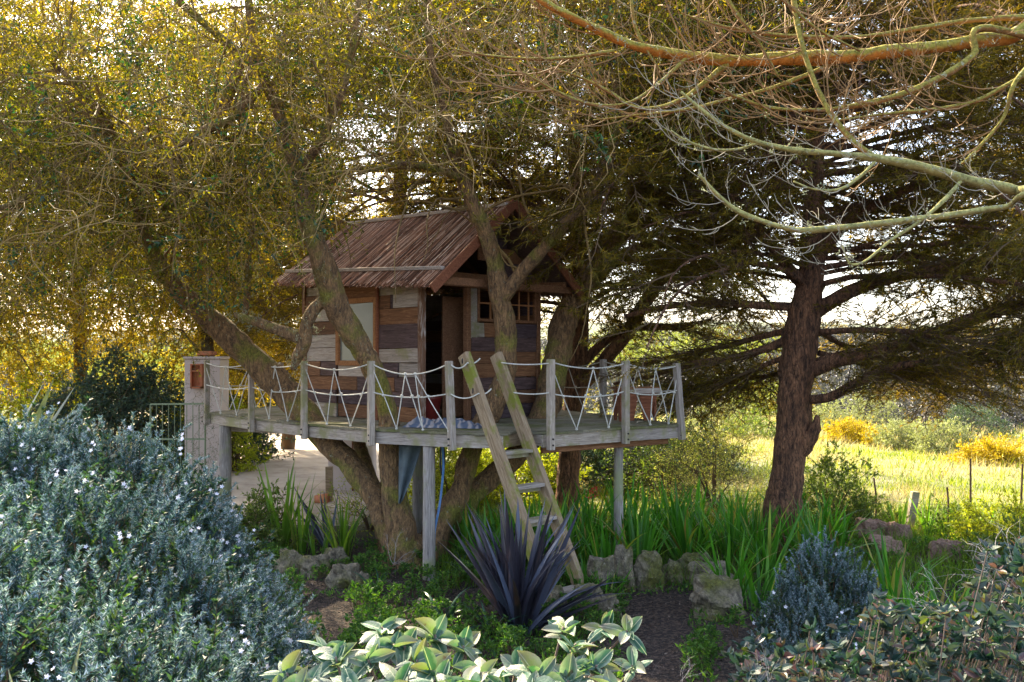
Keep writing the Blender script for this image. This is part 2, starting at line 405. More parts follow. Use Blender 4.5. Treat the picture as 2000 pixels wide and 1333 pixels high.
# ================================================================ HUT
W_GREY = wood_mat('wood_weathered_grey', [(.37, .31, .26), (.54, .48, .42), (.8, .8, .85), (1.15, 1.1, 1.05)], stain=(.25, .23, .12), stain_scale=2.5)
W_BROWN = wood_mat('wood_brown', [(.19, .095, .05), (.34, .19, .105), (.6, .55, .55), (1.3, 1.15, 1.0)])
W_DARK = wood_mat('wood_dark_purple', [(.09, .06, .058), (.18, .13, .12), (.7, .7, .9), (1.3, 1.1, 1.0)])
W_PALE = wood_mat('wood_pale', [(.44, .37, .33), (.62, .56, .51), (.8, .8, .8), (1.1, 1.05, 1.0)])
W_RED = wood_mat('wood_red', [(.20, .07, .035), (.32, .13, .07)], by_obj=False)
W_ORANGE = wood_mat('wood_orange', [(.34, .15, .06), (.48, .24, .11)], by_obj=False)
W_MOSS = wood_mat('wood_mossy', [(.30, .21, .13), (.42, .33, .23)], stain=(.19, .20, .03), stain_scale=3.2, by_obj=False)
W_DECK = wood_mat('wood_deck', [(.21, .18, .13), (.33, .29, .22), (.7, .75, .7), (1.1, 1.1, 1.0)], grain=(1, 14, 14), stain=(.13, .13, .05), stain_scale=2)
REED = leaf_mat('reed', [(0, (.04, .018, .012)), (.45, (.19, .08, .04)), (.75, (.40, .20, .12)), (1, (.68, .50, .38))], .08, (1.2, 1, .8), .6, .25)
ROPE = plain('rope', (.56, .53, .47), .85, 0, 60, .25)
PLAST = plain('plaster', (.52, .42, .37), .9, 0, 3, .08)
TERRA = plain('terracotta', (.42, .14, .06), .8, 0, 6, .2)
GMETAL = plain('green_metal', (.16, .20, .12), .5, .2, 20, .15)
IRON = plain('dark_iron', (.03, .03, .035), .5, .6, 20, .2)
BLACK = plain('black_plastic', (.02, .02, .025), .4, 0, 20, .2)
m, nt, b = mat('window_glass'); b.inputs['Base Color'].default_value = (.16, .17, .16, 1); b.inputs['Roughness'].default_value = .22
b.inputs['Specular IOR Level'].default_value = .5
GLASS = m

K0 = Vector((-1.19, 11.9, 0)); U = Vector((S2, S2, 0)); Vv = Vector((-S2, S2, 0)); Zu = Vector((0, 0, 1))
DZ = 1.75; HW, HL = 2.23, 2.85
def H(u, v, z): return K0+U*u+Vv*v+Zu*z
hut = empty('wooden_hut', H(HW/2, HL/2, DZ), 'small weathered patchwork plank hut with a reed roof standing on the deck', 'hut')
PLK = {}
def plank_obj(a, q, ht, th, m, parent, off, name='plank', jit=.006):
    """plank from a to q (bottom line), height ht, thickness along off (unit vector)"""
    a = Vector(a); q = Vector(q); d = (q-a); L = d.length; d.normalize()
    c = (a+q)/2+Zu*ht/2
    mb = MB(); box(mb, 0, 0, 0, L, th, ht, None, 0, jit)
    rotz = math.atan2(d.y, d.x)
    root = hut
    o = mb.build(name, m)
    bevel(o, .004)
    o.parent = parent
    o.location = c-root.location+off*random.uniform(-.008, .012); o.rotation_euler = (random.uniform(-.012, .012), random.uniform(-.006, .006), rotz)
    return o
def wall(name, pt, L, rows, off, parent, z0=DZ+.01, gap=.006, th=.024):
    """rows: list of (height, [(length_fraction or None(gap), material), ...]); pt(s) -> base point along the wall"""
    z = z0
    for ht, segs in rows:
        s = 0
        tot = sum(f for f, _ in segs)
        for f, mm in segs:
            l = f/tot*L
            if mm is not None:
                a = pt(s+.003); q = pt(s+l-.003)
                plank_obj((a.x, a.y, z), (q.x, q.y, z), ht-gap, th, mm, parent, off)
            s += l
        z += ht
def frame_mb(beams):
    mb = MB()
    for p, q, a, c_ in beams: beam(mb, local(hut, p), local(hut, q), a, c_, up=Vector((.01, .02, 1)) if abs((Vector(q)-Vector(p)).normalized().z) < .9 else Vector((1, -1, 0)))
    return mb
ZT = 3.60
def wall_root(name, beams):
    e = bpy.data.objects.new(name, None); COL.objects.link(e); e.parent = hut
    for bb in beams: frame_mb([bb]).build('stud', W_BROWN, e)
    return e
# --- left wall (runs back from the front left corner)
lw = wall_root('left_wall', [(H(.06, s, DZ+.02), H(.06, s, ZT+.15), .05, .05) for s in (.45, 2.0, 2.75)] + [(H(.06, .2, 2.5), H(.06, .9, 2.5), .05, .05)])
offL = Vv.cross(Zu)  # outward
offL = Vector((-S2, -S2, 0))
ptA = lambda s: H(0, .06+s, 0)
wall('a', ptA, .90, [(.2, [(1, W_BROWN)]), (.2, [(1, W_DARK)]), (.2, [(.6, W_DARK), (.4, W_BROWN)]), (.2, [(.5, W_GREY), (.5, W_DARK)]), (.2, [(1, W_GREY)]),
                    (.33, [(1, W_DARK)]), (.22, [(1, W_BROWN)]), (.19, [(.62, W_PALE), (.08, W_DARK), (.3, W_BROWN)]), (.2, [(1, W_GREY)])], offL, lw)
ptB = lambda s: H(0, 1.0+s, 0)
wall('b', ptB, .95, [(.2, [(1, W_BROWN)]), (.2, [(1, W_DARK)]), (.2, [(.5, W_DARK), (.5, W_BROWN)]), (.17, [(1, W_PALE)])], offL, lw)
ptC = lambda s: H(0, 1.99+s, 0)
wall('c', ptC, .86, [(.2, [(1, W_GREY)]), (.2, [(1, W_DARK)]), (.2, [(1, W_BROWN)]), (.22, [(.5, W_DARK), (.5, W_BROWN)]), (.2, [(1, W_PALE)]), (.2, [(1, W_PALE)]), (.2, [(1, W_BROWN)]), (.2, [(1, W_PALE)]), (.2, [(1, W_BROWN)]), (.12, [(1, W_GREY)])], offL, lw)
plank_obj(H(0, 1.0, 3.46), H(0, 1.95, 3.46), .2, .024, W_BROWN, lw, offL)
# window in the left wall
wf = MB()
for (v0, z0, v1, z1) in ((1.0, 2.52, 1.0, 3.48), (1.93, 2.52, 1.93, 3.48)):
    beam(wf, local(hut, H(-.025, v0, z0)), local(hut, H(-.025, v1, z1)), .075, .05, up=Vector((1, 1, 0)))
for z in (2.55, 3.45):
    beam(wf, local(hut, H(-.023, 1.04, z)), local(hut, H(-.023, 1.89, z)), .05, .075)
wfo = bevel(wf.build('window_frame', W_ORANGE, hut))
g = MB(); 
a, q = local(hut, H(-.01, 1.04, 0)), local(hut, H(-.01, 1.89, 0)); cc = (a+q)/2
box(g, cc.x, cc.y, 3.0-DZ, .85, .008, .86, (Vv, U, Zu)); g.build('pane', GLASS, wfo)
# vertical trim and corner posts
def post_part(name, p, q, a, c_, m, up=Vector((1, -1, 0))):
    mb = MB(); beam(mb, local(hut, p), local(hut, q), a, c_, up=up, jit=.004); return bevel(mb.build(name, m, hut), .006)
post_part('corner_post', H(-.01, -.0, DZ), H(-.01, -.0, 3.62), .085, .085, wood_mat('wood_peeling', [(.16, .08, .045), (.5, .46, .42)], grain=(5, 5, .7), by_obj=False))
post_part('trim_board', H(-.035, .955, DZ), H(-.035, .955, 3.62), .035, .05, W_RED)
post_part('door_post', H(.80, 0, DZ), H(.80, 0, 3.6), .075, .09, W_BROWN)
post_part('door_post', H(.91, -.005, 2.9), H(.91, -.005, 3.6), .13, .03, W_GREY)
post_part('corner_post', H(HW, 0, DZ), H(HW, 0, 3.65), .07, .07, W_BROWN)
post_part('corner_post', H(0, HL, DZ), H(0, HL, 3.75), .08, .08, W_BROWN)
post_part('corner_post', H(HW, HL, DZ), H(HW, HL, 3.75), .08, .08, W_BROWN)
# --- front wall right of the door
fw = wall_root('front_wall', [(H(s, .06, DZ+.02), H(s, .06, 3.1), .05, .05) for s in (1.2, 2.1)])
offF = Vector((S2, -S2, 0))
wall('f', lambda s: H(.86+s, 0, 0), 1.33, [(.2, [(1, W_DARK)]), (.2, [(1, W_BROWN)]), (.19, [(.4, W_DARK), (.6, W_DARK)]), (.2, [(1, W_BROWN)]), (.17, [(1, W_BROWN)]), (.2, [(1, W_DARK)]), (.21, [(.22, W_GREY), (.5, W_BROWN), (.4, W_DARK)])], offF, fw)
# front window: frame with muntins
wf = MB()
z0, z1 = 3.14, 3.60
for s in (1.0, 2.16): beam(wf, local(hut, H(s, -.005, z0)), local(hut, H(s, -.005, z1)), .04, .045, up=Vector((1, -1, 0)))
beam(wf, local(hut, H(1.02, -.003, z0+.02)), local(hut, H(2.14, -.003, z0+.02)), .045, .04)
wfo = wf.build('window_frame', W_BROWN, hut)
for s in (1.24, 1.52, 1.82, 2.02):
    mu = MB(); beam(mu, local(hut, H(s, -.006, z0+.04)), local(hut, H(s, -.006, z1)), .022, .022, up=Vector((1, -1, 0))); mu.build('muntin', W_ORANGE, wfo)
mu = MB(); beam(mu, local(hut, H(1.02, -.012, 3.40)), local(hut, H(2.14, -.012, 3.40)), .022, .022); mu.build('muntin', W_ORANGE, wfo)
# --- back and right walls (seen through the door), planks with gaps
def rnd_rows(ztop, gapp=.012):
    rows = []; z = DZ
    while z < ztop-.1:
        h = random.uniform(.16, .24); n = random.choice([1, 2, 2, 3])
        rows.append((h, [(random.uniform(.5, 1.2), random.choice([W_BROWN, W_DARK, W_BROWN, W_GREY])) for _ in range(n)])); z += h
    return rows
bw = wall_root('back_wall', [(H(s, HL-.05, DZ+.02), H(s, HL-.05, 3.7), .05, .05) for s in (.7, 1.5)])
wall('k', lambda s: H(.04+s, HL, 0), HW-.08, rnd_rows(3.8), -offF, bw, gap=-.014)
rw = wall_root('right_wall', [(H(HW-.05, s, DZ+.02), H(HW-.05, s, 3.6), .05, .05) for s in (.9, 1.9)])
wall('r', lambda s: H(HW, .06+s, 0), HL-.12, rnd_rows(3.75), -offL, rw, gap=-.014)
# door: hangs open inside
dr = MB(); p = H(.76, .04, DZ+.04); q = H(1.18, .60, DZ+.04)
beam(dr, local(hut, (p+q)/2), local(hut, (p+q)/2+Zu*1.7), .70, .03, up=Vector((S2, -S2, 0)).cross(Zu).cross(Zu))
bevel(dr.build('door', W_BROWN, hut), .005)
dr = MB(); a = local(hut, H(.735, -.01, 2.5)); box(dr, a.x, a.y, a.z, .02, .05, .09, (U, Vv, Zu)); dr.build('door_latch', IRON, hut)
# --- gable boards
zr0, zr1 = 4.73, 4.86; zeF, zeB = 3.57, 3.80; OV = .6; EO = .3
def roof_z(u, v):
    t = (v+OV)/(HL+.35+OV)
    zr = zr0+(zr1-zr0)*t; ze = zeF+(zeB-zeF)*t
    k = abs(u-HW/2)/(HW/2+EO)
    return zr+(ze-zr)*k
def gable(v, boards, parent, off):
    for (u0, u1, z0, z1, mm) in boards:
        a = local(hut, H(u0, v, 0)); 
        pts = []
        uu = np.linspace(u0, u1, 7)
        top = [(u, min(z1, roof_z(u, v)-.07)) for u in uu]
        top = [(u, max(z, z0)) for u, z in top]
        keep = [t for t in top if t[1] > z0+.01]
        if len(keep) < 2: continue
        lo = [(u, z0) for u, z in keep]
        V = []; n = len(keep)
        for d in (-.011, .011):
            for u, z in lo+keep[::-1]: V.append(local(hut, H(u, v+d, z))[:])
        m_ = 2*n; T = []
        for i in range(n-1):
            i2 = m_-1-i
            T += [(i, i+1, i2-1), (i, i2-1, i2), (m_+i+1, m_+i, m_+i2), (m_+i+1, m_+i2, m_+i2-1)]
        for i in range(m_):
            j = (i+1) % m_; T += [(i, i+m_, j+m_), (i, j+m_, j)]
        MB().add(V, T).build('gable_board', mm, parent)
gable(.0, [(0.02, .62, 3.80, 3.98, W_BROWN), (.02, .72, 3.985, 4.15, W_BROWN), (1.5, 2.2, 3.80, 4.0, W_DARK), (1.0, 2.05, 4.005, 4.2, W_BROWN), (.9, 1.9, 4.205, 4.38, W_DARK), (.6, 1.7, 4.385, 4.6, W_BROWN)], fw, offF)
gable(HL, [(0, HW, 3.7, 3.9, W_BROWN), (0, HW, 3.905, 4.1, W_DARK), (0, HW, 4.105, 4.3, W_BROWN), (0, HW, 4.305, 4.5, W_DARK), (0, HW, 4.505, 4.8, W_BROWN)], bw, offF)
def hbeam(name, p, q, a, c_, m, jit=.004):
    mb = MB(); beam(mb, local(hut, p), local(hut, q), a, c_, jit=jit); return bevel(mb.build(name, m, hut), .006)
hbeam('tie_beam', H(-.05, -.04, 3.70), H(HW+.05, -.04, 3.70), .05, .19, W_BROWN)
hbeam('tie_beam', H(-.22, -.50, 3.62), H(HW+.2, -.50, 3.62), .05, .10, W_BROWN)
hbeam('wall_plate', H(-.0, -.55, 3.69), H(-.0, HL+.3, 3.86), .06, .08, W_BROWN)
hbeam('wall_plate', H(HW, -.55, 3.69), H(HW, HL+.3, 3.86), .06, .08, W_BROWN)
hbeam('ridge_beam', H(HW/2, -OV+.02, zr0-.09), H(HW/2, HL+.33, zr1-.09), .05, .12, W_BROWN)
for v in (.4, 1.2, 2.0, 2.8):
    for sgn in (-1, 1):
        ue = HW/2+sgn*(HW/2+EO-.05)
        hbeam('rafter', H(ue, v, roof_z(ue, v)-.08), H(HW/2+sgn*.03, v, roof_z(HW/2, v)-.09), .05, .08, W_BROWN)
# --- roof: board deck, reeds, battens, barge boards
VB = HL+.35
rf = MB()
for sgn in (-1, 1):
    ue = HW/2+sgn*(HW/2+EO)
    tp = [H(HW/2, -OV, zr0), H(HW/2, VB, zr1), H(ue, VB, zeB), H(ue, -OV, zeF)]
    V = [local(hut, p)[:] for p in tp]+[(local(hut, p)-Zu*.03)[:] for p in tp]
    T = [(0, 1, 2), (0, 2, 3), (4, 6, 5), (4, 7, 6)]
    for i in range(4):
        j = (i+1) % 4; T += [(i, i+4, j+4), (i, j+4, j)]
    rf.add(V, T)
roof = rf.build('roof', W_DARK, hut)
reed = MB(); 
for sgn in (-1, 1):
    n = 2800
    for i in range(n):
        v = random.uniform(-OV, VB); k0 = random.uniform(-.0, .75) if i % 2 else 0.0; k1 = min(1.03+random.uniform(0, .04), k0+random.uniform(.3, .7)) if i % 2 else 1.03+random.uniform(-.02, .05)
        dv = random.gauss(0, .025 if i % 2 == 0 else .08)
        lift = random.uniform(.004, .045)
        pts = []
        for t in (0, .5, 1):
            k = k0+(k1-k0)*t; u = HW/2+sgn*k*(HW/2+EO); vv = v+dv*(t-.5)
            tt = (vv+OV)/(VB+OV)
            z = (zr0+(zr1-zr0)*tt)*(1-k)+(zeF+(zeB-zeF)*tt)*k+lift+random.gauss(0, .006)
            vv = min(max(vv, -OV-.02), VB+.02)
            p = local(hut, H(u, vv, z)); pts.append((p.x, p.y, p.z, random.uniform(.0035, .0075)))
        tube(reed, pts, 3, 1, cap=False)
tag(reed.build('reed_thatch', REED, roof), kind='stuff')
def roofpt(k, v, up, sgn=-1):
    t = (v+OV)/(VB+OV); u = HW/2+sgn*k*(HW/2+EO)
    return H(u, v, (zr0+(zr1-zr0)*t)*(1-k)+(zeF+(zeB-zeF)*t)*k+up)
for k in (.06, .88):
    for sgn in (-1, 1):
        mb = MB(); p, q = roofpt(k, -OV+.03, .06, sgn), roofpt(k, VB-.02, .06, sgn)
        beam(mb, local(hut, p), local(hut, q), .07, .05, jit=.004); bevel(mb.build('batten', W_PALE, roof), .006)
for sgn in (-1, 1):
    mb = MB(); p, q = roofpt(1.04, -OV-.03, -.035, sgn), roofpt(-.0, -OV-.03, .015, sgn)
    beam(mb, local(hut, p), local(hut, q), .03, .13, up=U.cross(Zu)*0+Zu, jit=.004); bevel(mb.build('barge_board', W_RED, roof), .006)

# ================================================================ DECK
deck = empty('deck', (-1.2, 13, DZ), 'raised weathered timber platform on round posts, built round the old tree', 'deck')
edge = [(-4.90, 14.45), (-3.75, 13.05), (-2.72, 11.90), (-1.70, 11.0), (-.69, 10.47), (-.10, 10.33), (.08, 10.78), (.36, 10.44), (1.39, 11.22), (2.25, 11.80), (1.50, 13.85), (.55, 15.6), (-2.0, 17.2), (-4.3, 16.6)]
def xs_at(y):
    r = []
    for i in range(len(edge)):
        (x0, y0), (x1, y1) = edge[i], edge[(i+1) % len(edge)]
        if (y0 <= y < y1) or (y1 <= y < y0): r.append(x0+(x1-x0)*(y-y0)/(y1-y0))
    return sorted(r)
y = 10.36; BW = .098
while y < 17.1:
    a0, a1 = xs_at(y+.002), xs_at(y+BW-.008)
    am = xs_at(y+BW/2)
    if len(a0) != len(a1): a0 = a1 = am
    for i in range(0, len(a0)-1, 2):
        x00, x01, x10, x11 = a0[i]-.02, a0[i+1]+.02, a1[i]-.02, a1[i+1]+.02
        if min(x01-x00, x11-x10) < .1: continue
        zt = random.uniform(-.004, .004)
        cx = (x00+x01)/2
        V = []
        for dz in (-.028, 0):
            V += [(x00-cx, 0, dz), (x01-cx, 0, dz), (x11-cx, BW-.01, dz), (x10-cx, BW-.01, dz)]
        o = MB().add(V, BOXT).build('deck_board', W_DECK, deck); o.location = Vector((cx, y, DZ+zt))-deck.location
    y += BW
def dbeam(name, p, q, a, c_, m, bev=.006, up=Zu):
    mb = MB(); p, q = Vector(p)-deck.location, Vector(q)-deck.location
    if abs((q-p).normalized().z) > .9: up = Vector((.6, -1, 0))
    c = (p+q)/2; d = (q-p).normalized(); x = up.cross(d).normalized(); yv = d.cross(x)
    # length along local X so that the grain follows the timber
    box(mb, 0, 0, 0, (q-p).length, a, c_, None, 0, .002)
    o = bevel(mb.build(name, m, deck), bev); o.matrix_local = Matrix.Translation(c) @ Matrix((d, x, yv)).transposed().to_4x4()
    return o
for i in range(len(edge)):
    (x0, y0), (x1, y1) = edge[i], edge[(i+1) % len(edge)]
    p, q = Vector((x0, y0, DZ-.105)), Vector((x1, y1, DZ-.105)); d = (q-p).normalized()
    nrm = Vector((d.y, -d.x, 0))
    if i in (5, 6): continue
    dbeam('fascia', p-nrm*.03+d*.01, q-nrm*.03-d*.01, .035, .145, W_GREY)
dbeam('fascia', (-.12, 10.37, DZ-.105), (.1, 10.80, DZ-.105), .035, .145, W_MOSS)
dbeam('fascia', (.12, 10.80, DZ-.1), (.37, 10.5, DZ-.1), .035, .13, W_GREY)
for x in np.arange(-4.2, 2.2, .62):
    yy_ = [e for e in np.arange(10.4, 17.2, .02) if any(a < x < b_ for a, b_ in zip(xs_at(e)[::2], xs_at(e)[1::2]))]
    if yy_: dbeam('joist', (x, min(yy_)+.1, DZ-.1), (x, max(yy_)-.1, DZ-.1), .045, .13, W_GREY)
dbeam('bearer', (-4.6, 14.5, DZ-.24), (1.6, 11.7, DZ-.24), .07, .13, W_GREY)
dbeam('bearer', (-4.2, 15.9, DZ-.24), (.9, 14.6, DZ-.24), .07, .13, W_GREY)
dbeam('bearer', (.35, 10.62, DZ-.2), (2.05, 11.85, DZ-.2), .05, .12, W_BROWN)
def round_post(x, y, r, ztop, lean=(0, 0)):
    zb = ground_z(x, y)-.15
    mb = MB(); lx, ly, lz = x-deck.location.x, y-deck.location.y, zb-deck.location.z
    h = ztop-zb
    tube(mb, [(lx+lean[0], ly+lean[1], lz, r*1.03), (lx+lean[0]*.5, ly, lz+h*.5, r), (lx, ly, lz+h, r*.97)], 20, 8, rough=.03, seed=x)
    return mb.build('support_post', wood_mat('wood_round_post', [(.30, .26, .24), (.50, .46, .43)], grain=(9, 9, .8), by_obj=False, stain=(.26, .27, .15), stain_scale=1.6) if not hasattr(round_post, 'm') else round_post.m, deck, smooth_=True)
for (px, yy_, r) in ((838, 10.75, .075), (440, 14.25, .095), (1208, 11.55, .062), (817, 13.2, .085)):
    round_post((px-1000)*yy_/F, yy_, r, DZ-.12)
# rail posts
rp = [(-4.90, 14.45), (-3.75, 13.05), (-2.72, 11.90), (-1.70, 11.0), (-.69, 10.44), (.42, 10.44), (1.39, 11.22), (2.16, 11.80), (1.40, 13.75)]
rail = []
for i, (x, y) in enumerate(rp):
    d = Vector((edge[min(i+1, 4)][0]-edge[min(i, 3)][0], edge[min(i+1, 4)][1]-edge[min(i, 3)][1], 0)).normalized() if i < 5 else Vector((.82, .57, 0))
    n = Vector((d.y, -d.x, 0)); 
    c = Vector((x, y, 0))+(n*.05 if i < 8 else Vector((0, 0, 0)))
    top = 2.585+(.02 if i in (5, 8) else 0) - (.03 if i == 7 else 0)
    lean = (.02 if i == 4 else 0)-(.03 if i == 0 else 0)-(.045 if i == 7 else 0)
    p, q = (c.x+lean*-1*(-1 if i == 4 else 1), c.y, DZ-.2 if i < 8 else DZ), (c.x-(.02 if i == 4 else 0)+(.03 if i == 0 else 0)-(.03 if i == 7 else 0), c.y, top)
    dbeam('rail_post', p, q, .075, .085, W_GREY, .005, up=n)
    rail.append(Vector((c.x-(.02 if i == 4 else 0), c.y, top-.03)))
    if i < 8:
        for dz in (-.07, -.14):
            mb = MB(); q0 = Vector((c.x, c.y, DZ+dz))+n*.04-deck.location; tube(mb, [(*(q0), .011), (*(q0+n*.016), .010)], 8, 1)
            mb.build('bolt', IRON, deck)
# ropes
ropes = 0
def rope(pts, r=.0085, name='rope'):
    mb = MB(); tube(mb, [(*(Vector(p)-deck.location), r) for p in pts], 6, 5, cap=True)
    return mb.build(name, ROPE, deck, smooth_=True)
def knot(p, r=.02):
    mb = MB(); q = Vector(p)-deck.location
    tube(mb, [(q.x-r*.8, q.y, q.z-r*.3, r*.6), (q.x, q.y, q.z+r*.2, r*1.1), (q.x+r*.8, q.y, q.z-r*.2, r*.6)], 6, 4)
    return mb.build('knot', ROPE, deck, smooth_=True)
def sagline(a, b_, sag, n=9): return [a.lerp(b_, t)-Zu*sag*4*t*(1-t) for t in np.linspace(0, 1, n)]
def bay(i, j, sag=.10, zz=((0, 'T'), (.36, 'B'), (.47, 'R'), (.71, 'B'), (1, 'T')), mid=.53):
    a, b_ = rail[i], rail[j]
    inn = Vector(((a+b_)/2)); inn = (Vector((-1.2, 13, 0))-Vector((inn.x, inn.y, 0))).normalized()*.02
    rope(sagline(a, b_, sag)); am, bm = a.copy(), b_.copy(); am.z = bm.z = DZ+mid*.86
    rope(sagline(am, bm, .055))
    pts = []
    for t, k in zz:
        p = a.lerp(b_, t)
        if k == 'B': p.z = DZ+.02
        elif k == 'T': p = p-Zu*.02
        else: p.z = p.z-sag*4*t*(1-t)
        pts.append(p)
        if k != 'T': knot(p, .02 if k == 'R' else .016)
    for p, q in zip(pts[:-1], pts[1:]):
        jj = Vector((random.uniform(-.012, .012), random.uniform(-.012, .012), 0))
        rope([p, p.lerp(q, .5)+jj-Zu*.01, q], .007)
        # where it crosses the mid rope
        if (p.z-am.z)*(q.z-am.z) < 0:
            t = (am.z-.04-p.z)/(q.z-p.z); knot(p.lerp(q, t), .018)
bay(0, 1, .07); bay(1, 2, .06); bay(2, 3, .085); bay(3, 4, .13, ((0, 'T'), (.33, 'B'), (.46, 'R'), (.60, 'R'), (.66, 'B'), (.74, 'R'), (1, 'B')) and ((0, 'T'), (.34, 'B'), (.45, 'R'), (.68, 'B'), (.58, 'R'), (1, 'B')))
bay(5, 6, .07, ((0, 'T'), (.33, 'B'), (.55, 'R'), (.76, 'B'), (1, 'T'))); bay(6, 7, .06, ((0, 'T'), (.45, 'B'), (.55, 'R'), (.8, 'B'), (1, 'T')))
bay(8, 7, .07, ((0, 'T'), (.3, 'B'), (.5, 'R'), (.7, 'B'), (1, 'T')))
rail.append(Vector((.42, 15.2, 2.56))); dbeam('rail_post', (.42, 15.2, DZ), (.42, 15.2, 2.6), .075, .085, W_GREY)
bay(9, 8, .09, ((0, 'T'), (.25, 'B'), (.5, 'R'), (.75, 'B'), (1, 'T')))
rail.append(Vector((-4.25, 16.5, 2.5))); dbeam('rail_post', (-4.25, 16.5, DZ), (-4.25, 16.5, 2.55), .075, .085, W_GREY)
bay(10, 0, .09)

# ================================================================ LADDER
TL = Vector((-.57, 10.42, 2.665)); TR = Vector((-.205, 10.77, 2.665)); dl = Vector((.375, -.35, -1))
lad = empty('ladder', (.55, 9.7, 0), 'mossy wooden ladder with flat treads leaning against the front edge of the deck', 'ladder')
wd_dir = (TR-TL).normalized()
mossy = W_MOSS
STL = []
for k, (t, s) in enumerate(((TL, 2.72), (TR, 2.72))):
    q = t+dl*s; q.z = max(q.z, -.12)
    mb = MB(); p_, q_ = t-lad.location, q-lad.location
    d = (q_-p_).normalized(); x = wd_dir; yv = d.cross(x).normalized()
    box(mb, 0, 0, 0, (q_-p_).length, .075, .165, None, 0, .003)
    o = bevel(mb.build('stile', mossy, lad), .008); o.matrix_local = Matrix.Translation((p_+q_)/2) @ Matrix((d, x, yv)).transposed().to_4x4()
for zt in (1.55, 1.18, .83, .45, .1):
    s = (2.665-zt)/1.0
    a, b_ = TL+dl*s, TR+dl*s
    c = (a+b_)/2-lad.location+Vector((.0, -.0, 0))
    mb = MB(); box(mb, 0, 0, 0, (b_-a).length-.04, .15, .035, None, 0, .003)
    o = bevel(mb.build('tread', W_GREY, lad), .005); o.location = c; o.rotation_euler = (0, 0, math.atan2(wd_dir.y, wd_dir.x))
    box_ = MB(); box(box_, 0, 0, 0, (b_-a).length-.06, .03, .05, None, 0, .002)
    o2 = box_.build('tread_batten', W_GREY, lad); o2.location = c+Vector((.02, .03, -.045)); o2.rotation_euler = o.rotation_euler
# eye bolts and rope ties on the ladder
for (t, s) in ((TL, .08), (TL, .42)):
    p = t+dl*s-wd_dir*.045-lad.location+Vector((.0, -.05, 0))
    mb = MB(); ring = [(p.x+.0, p.y+.028*math.cos(a), p.z+.028*math.sin(a), .007) for a in np.linspace(0, 2*math.pi, 11)]
    tube(mb, ring, 6, 1); mb.build('eye_bolt', IRON, lad, smooth_=True)
def wrap(a, b_, sag): rope(sagline(Vector(a), Vector(b_), sag))
for dz, s, zr in ((.03, .10, 2.56), (.05, .45, 2.22)):
    wrap(TR+dl*s+Vector((.04, -.06, 0)), (rail[5].x, rail[5].y-.04, zr), .02)
    wrap((rail[4].x+.03, rail[4].y-.04, zr-.02), TL+dl*s+Vector((.02, -.07, 0)), .05)
    wrap(TL+dl*s+Vector((.02, -.07, 0)), TL+dl*(s-.05)+Vector((.18, .02, 0)), .03)

# ================================================================ THINGS ON AND BY THE DECK
# bench of red boards
bx0 = P(1238, 817, 12.6)
bench = empty('bench', (bx0.x, 12.5, DZ), 'small reddish wooden bench on the right end of the deck', 'bench', rz=R(14))
mb = MB(); box(mb, 0, 0, .455, .62, .30, .035); bevel(mb.build('seat', W_BROWN, bench))
mb = MB(); box(mb, .12, -.165, .42, .40, .022, .07); bevel(mb.build('apron', W_PALE, bench))
for sx_ in (-.25, .25):
    # leg panel with an inverted V cut: two tapering feet
    outl = [(-.14, .43), (.14, .43), (.14, 0), (.085, 0), (.0, .22), (-.085, 0), (-.14, 0)]
    V = [(sx_+d, y_, z_) for d in (-.015, .015) for y_, z_ in outl]; n = 7
    T = []
    for tri in ((0, 6, 5), (0, 5, 4), (0, 4, 1), (1, 4, 3), (1, 3, 2)):
        T += [tri, tuple(n+i for i in tri[::-1])]
    for i in range(n):
        j = (i+1) % n; T += [(i, j, j+n), (i, j+n, i+n)]
    MB().add(V, T).build('leg', W_RED, bench)
for sx_ in (-.12, .13):
    outl = [(-.12, .40), (.12, .40), (.05, .01), (-.05, .01)]
    V = [(sx_+y_, -.13+d, z_) for d in (-.012, .012) for y_, z_ in outl]
    MB().add(V, BOXT).build('leg', W_RED, bench)
# crumpled blanket
m, nt, b = mat('blanket')
st = nt.nodes.new('ShaderNodeTexWave'); st.inputs['Scale'].default_value = 2.5; st.inputs['Distortion'].default_value = 14; st.inputs['Detail'].default_value = 3
nt.links.new(coords(nt, 'Object'), st.inputs['Vector'])
c = ramp(nt, st.outputs[0], [(.2, (.08, .10, .15)), (.55, (.16, .17, .21)), (.85, (.30, .26, .26))])
nt.links.new(c, b.inputs['Base Color']); b.inputs['Roughness'].default_value = .95
bl = P(868, 828, 11.5)
V = []; T = []; nx, ny = 60, 22
for j in range(ny):
    for i in range(nx):
        x = (i/(nx-1)-.5)*.98; y_ = (j/(ny-1)-.5)*.42
        e = max(0, 1-(abs(x)/.49)**4)*max(0, 1-(abs(y_)/.21)**4)
        z = (.085*abs(noise.noise(Vector((x*7, y_*9+x*3, 2))))*2+.05*abs(noise.noise(Vector((x*15, y_*17, 5)))) + .02)*e**.5+.004
        V.append((x+.05*noise.noise(Vector((y_*9, 3, 1))), y_*(.8+.4*noise.noise(Vector((x*4, 1, 1)))), z))
for j in range(ny-1):
    for i in range(nx-1):
        a = j*nx+i; T += [(a, a+1, a+nx+1), (a, a+nx+1, a+nx)]
o = MB().add(V, T).build('blanket', m, smooth_=True, loc=(bl.x, 11.2, DZ+.005)); o.rotation_euler = (0, 0, R(-12))
tag(o, 'crumpled blue-grey blanket left on the deck boards before the hut door', 'blanket')
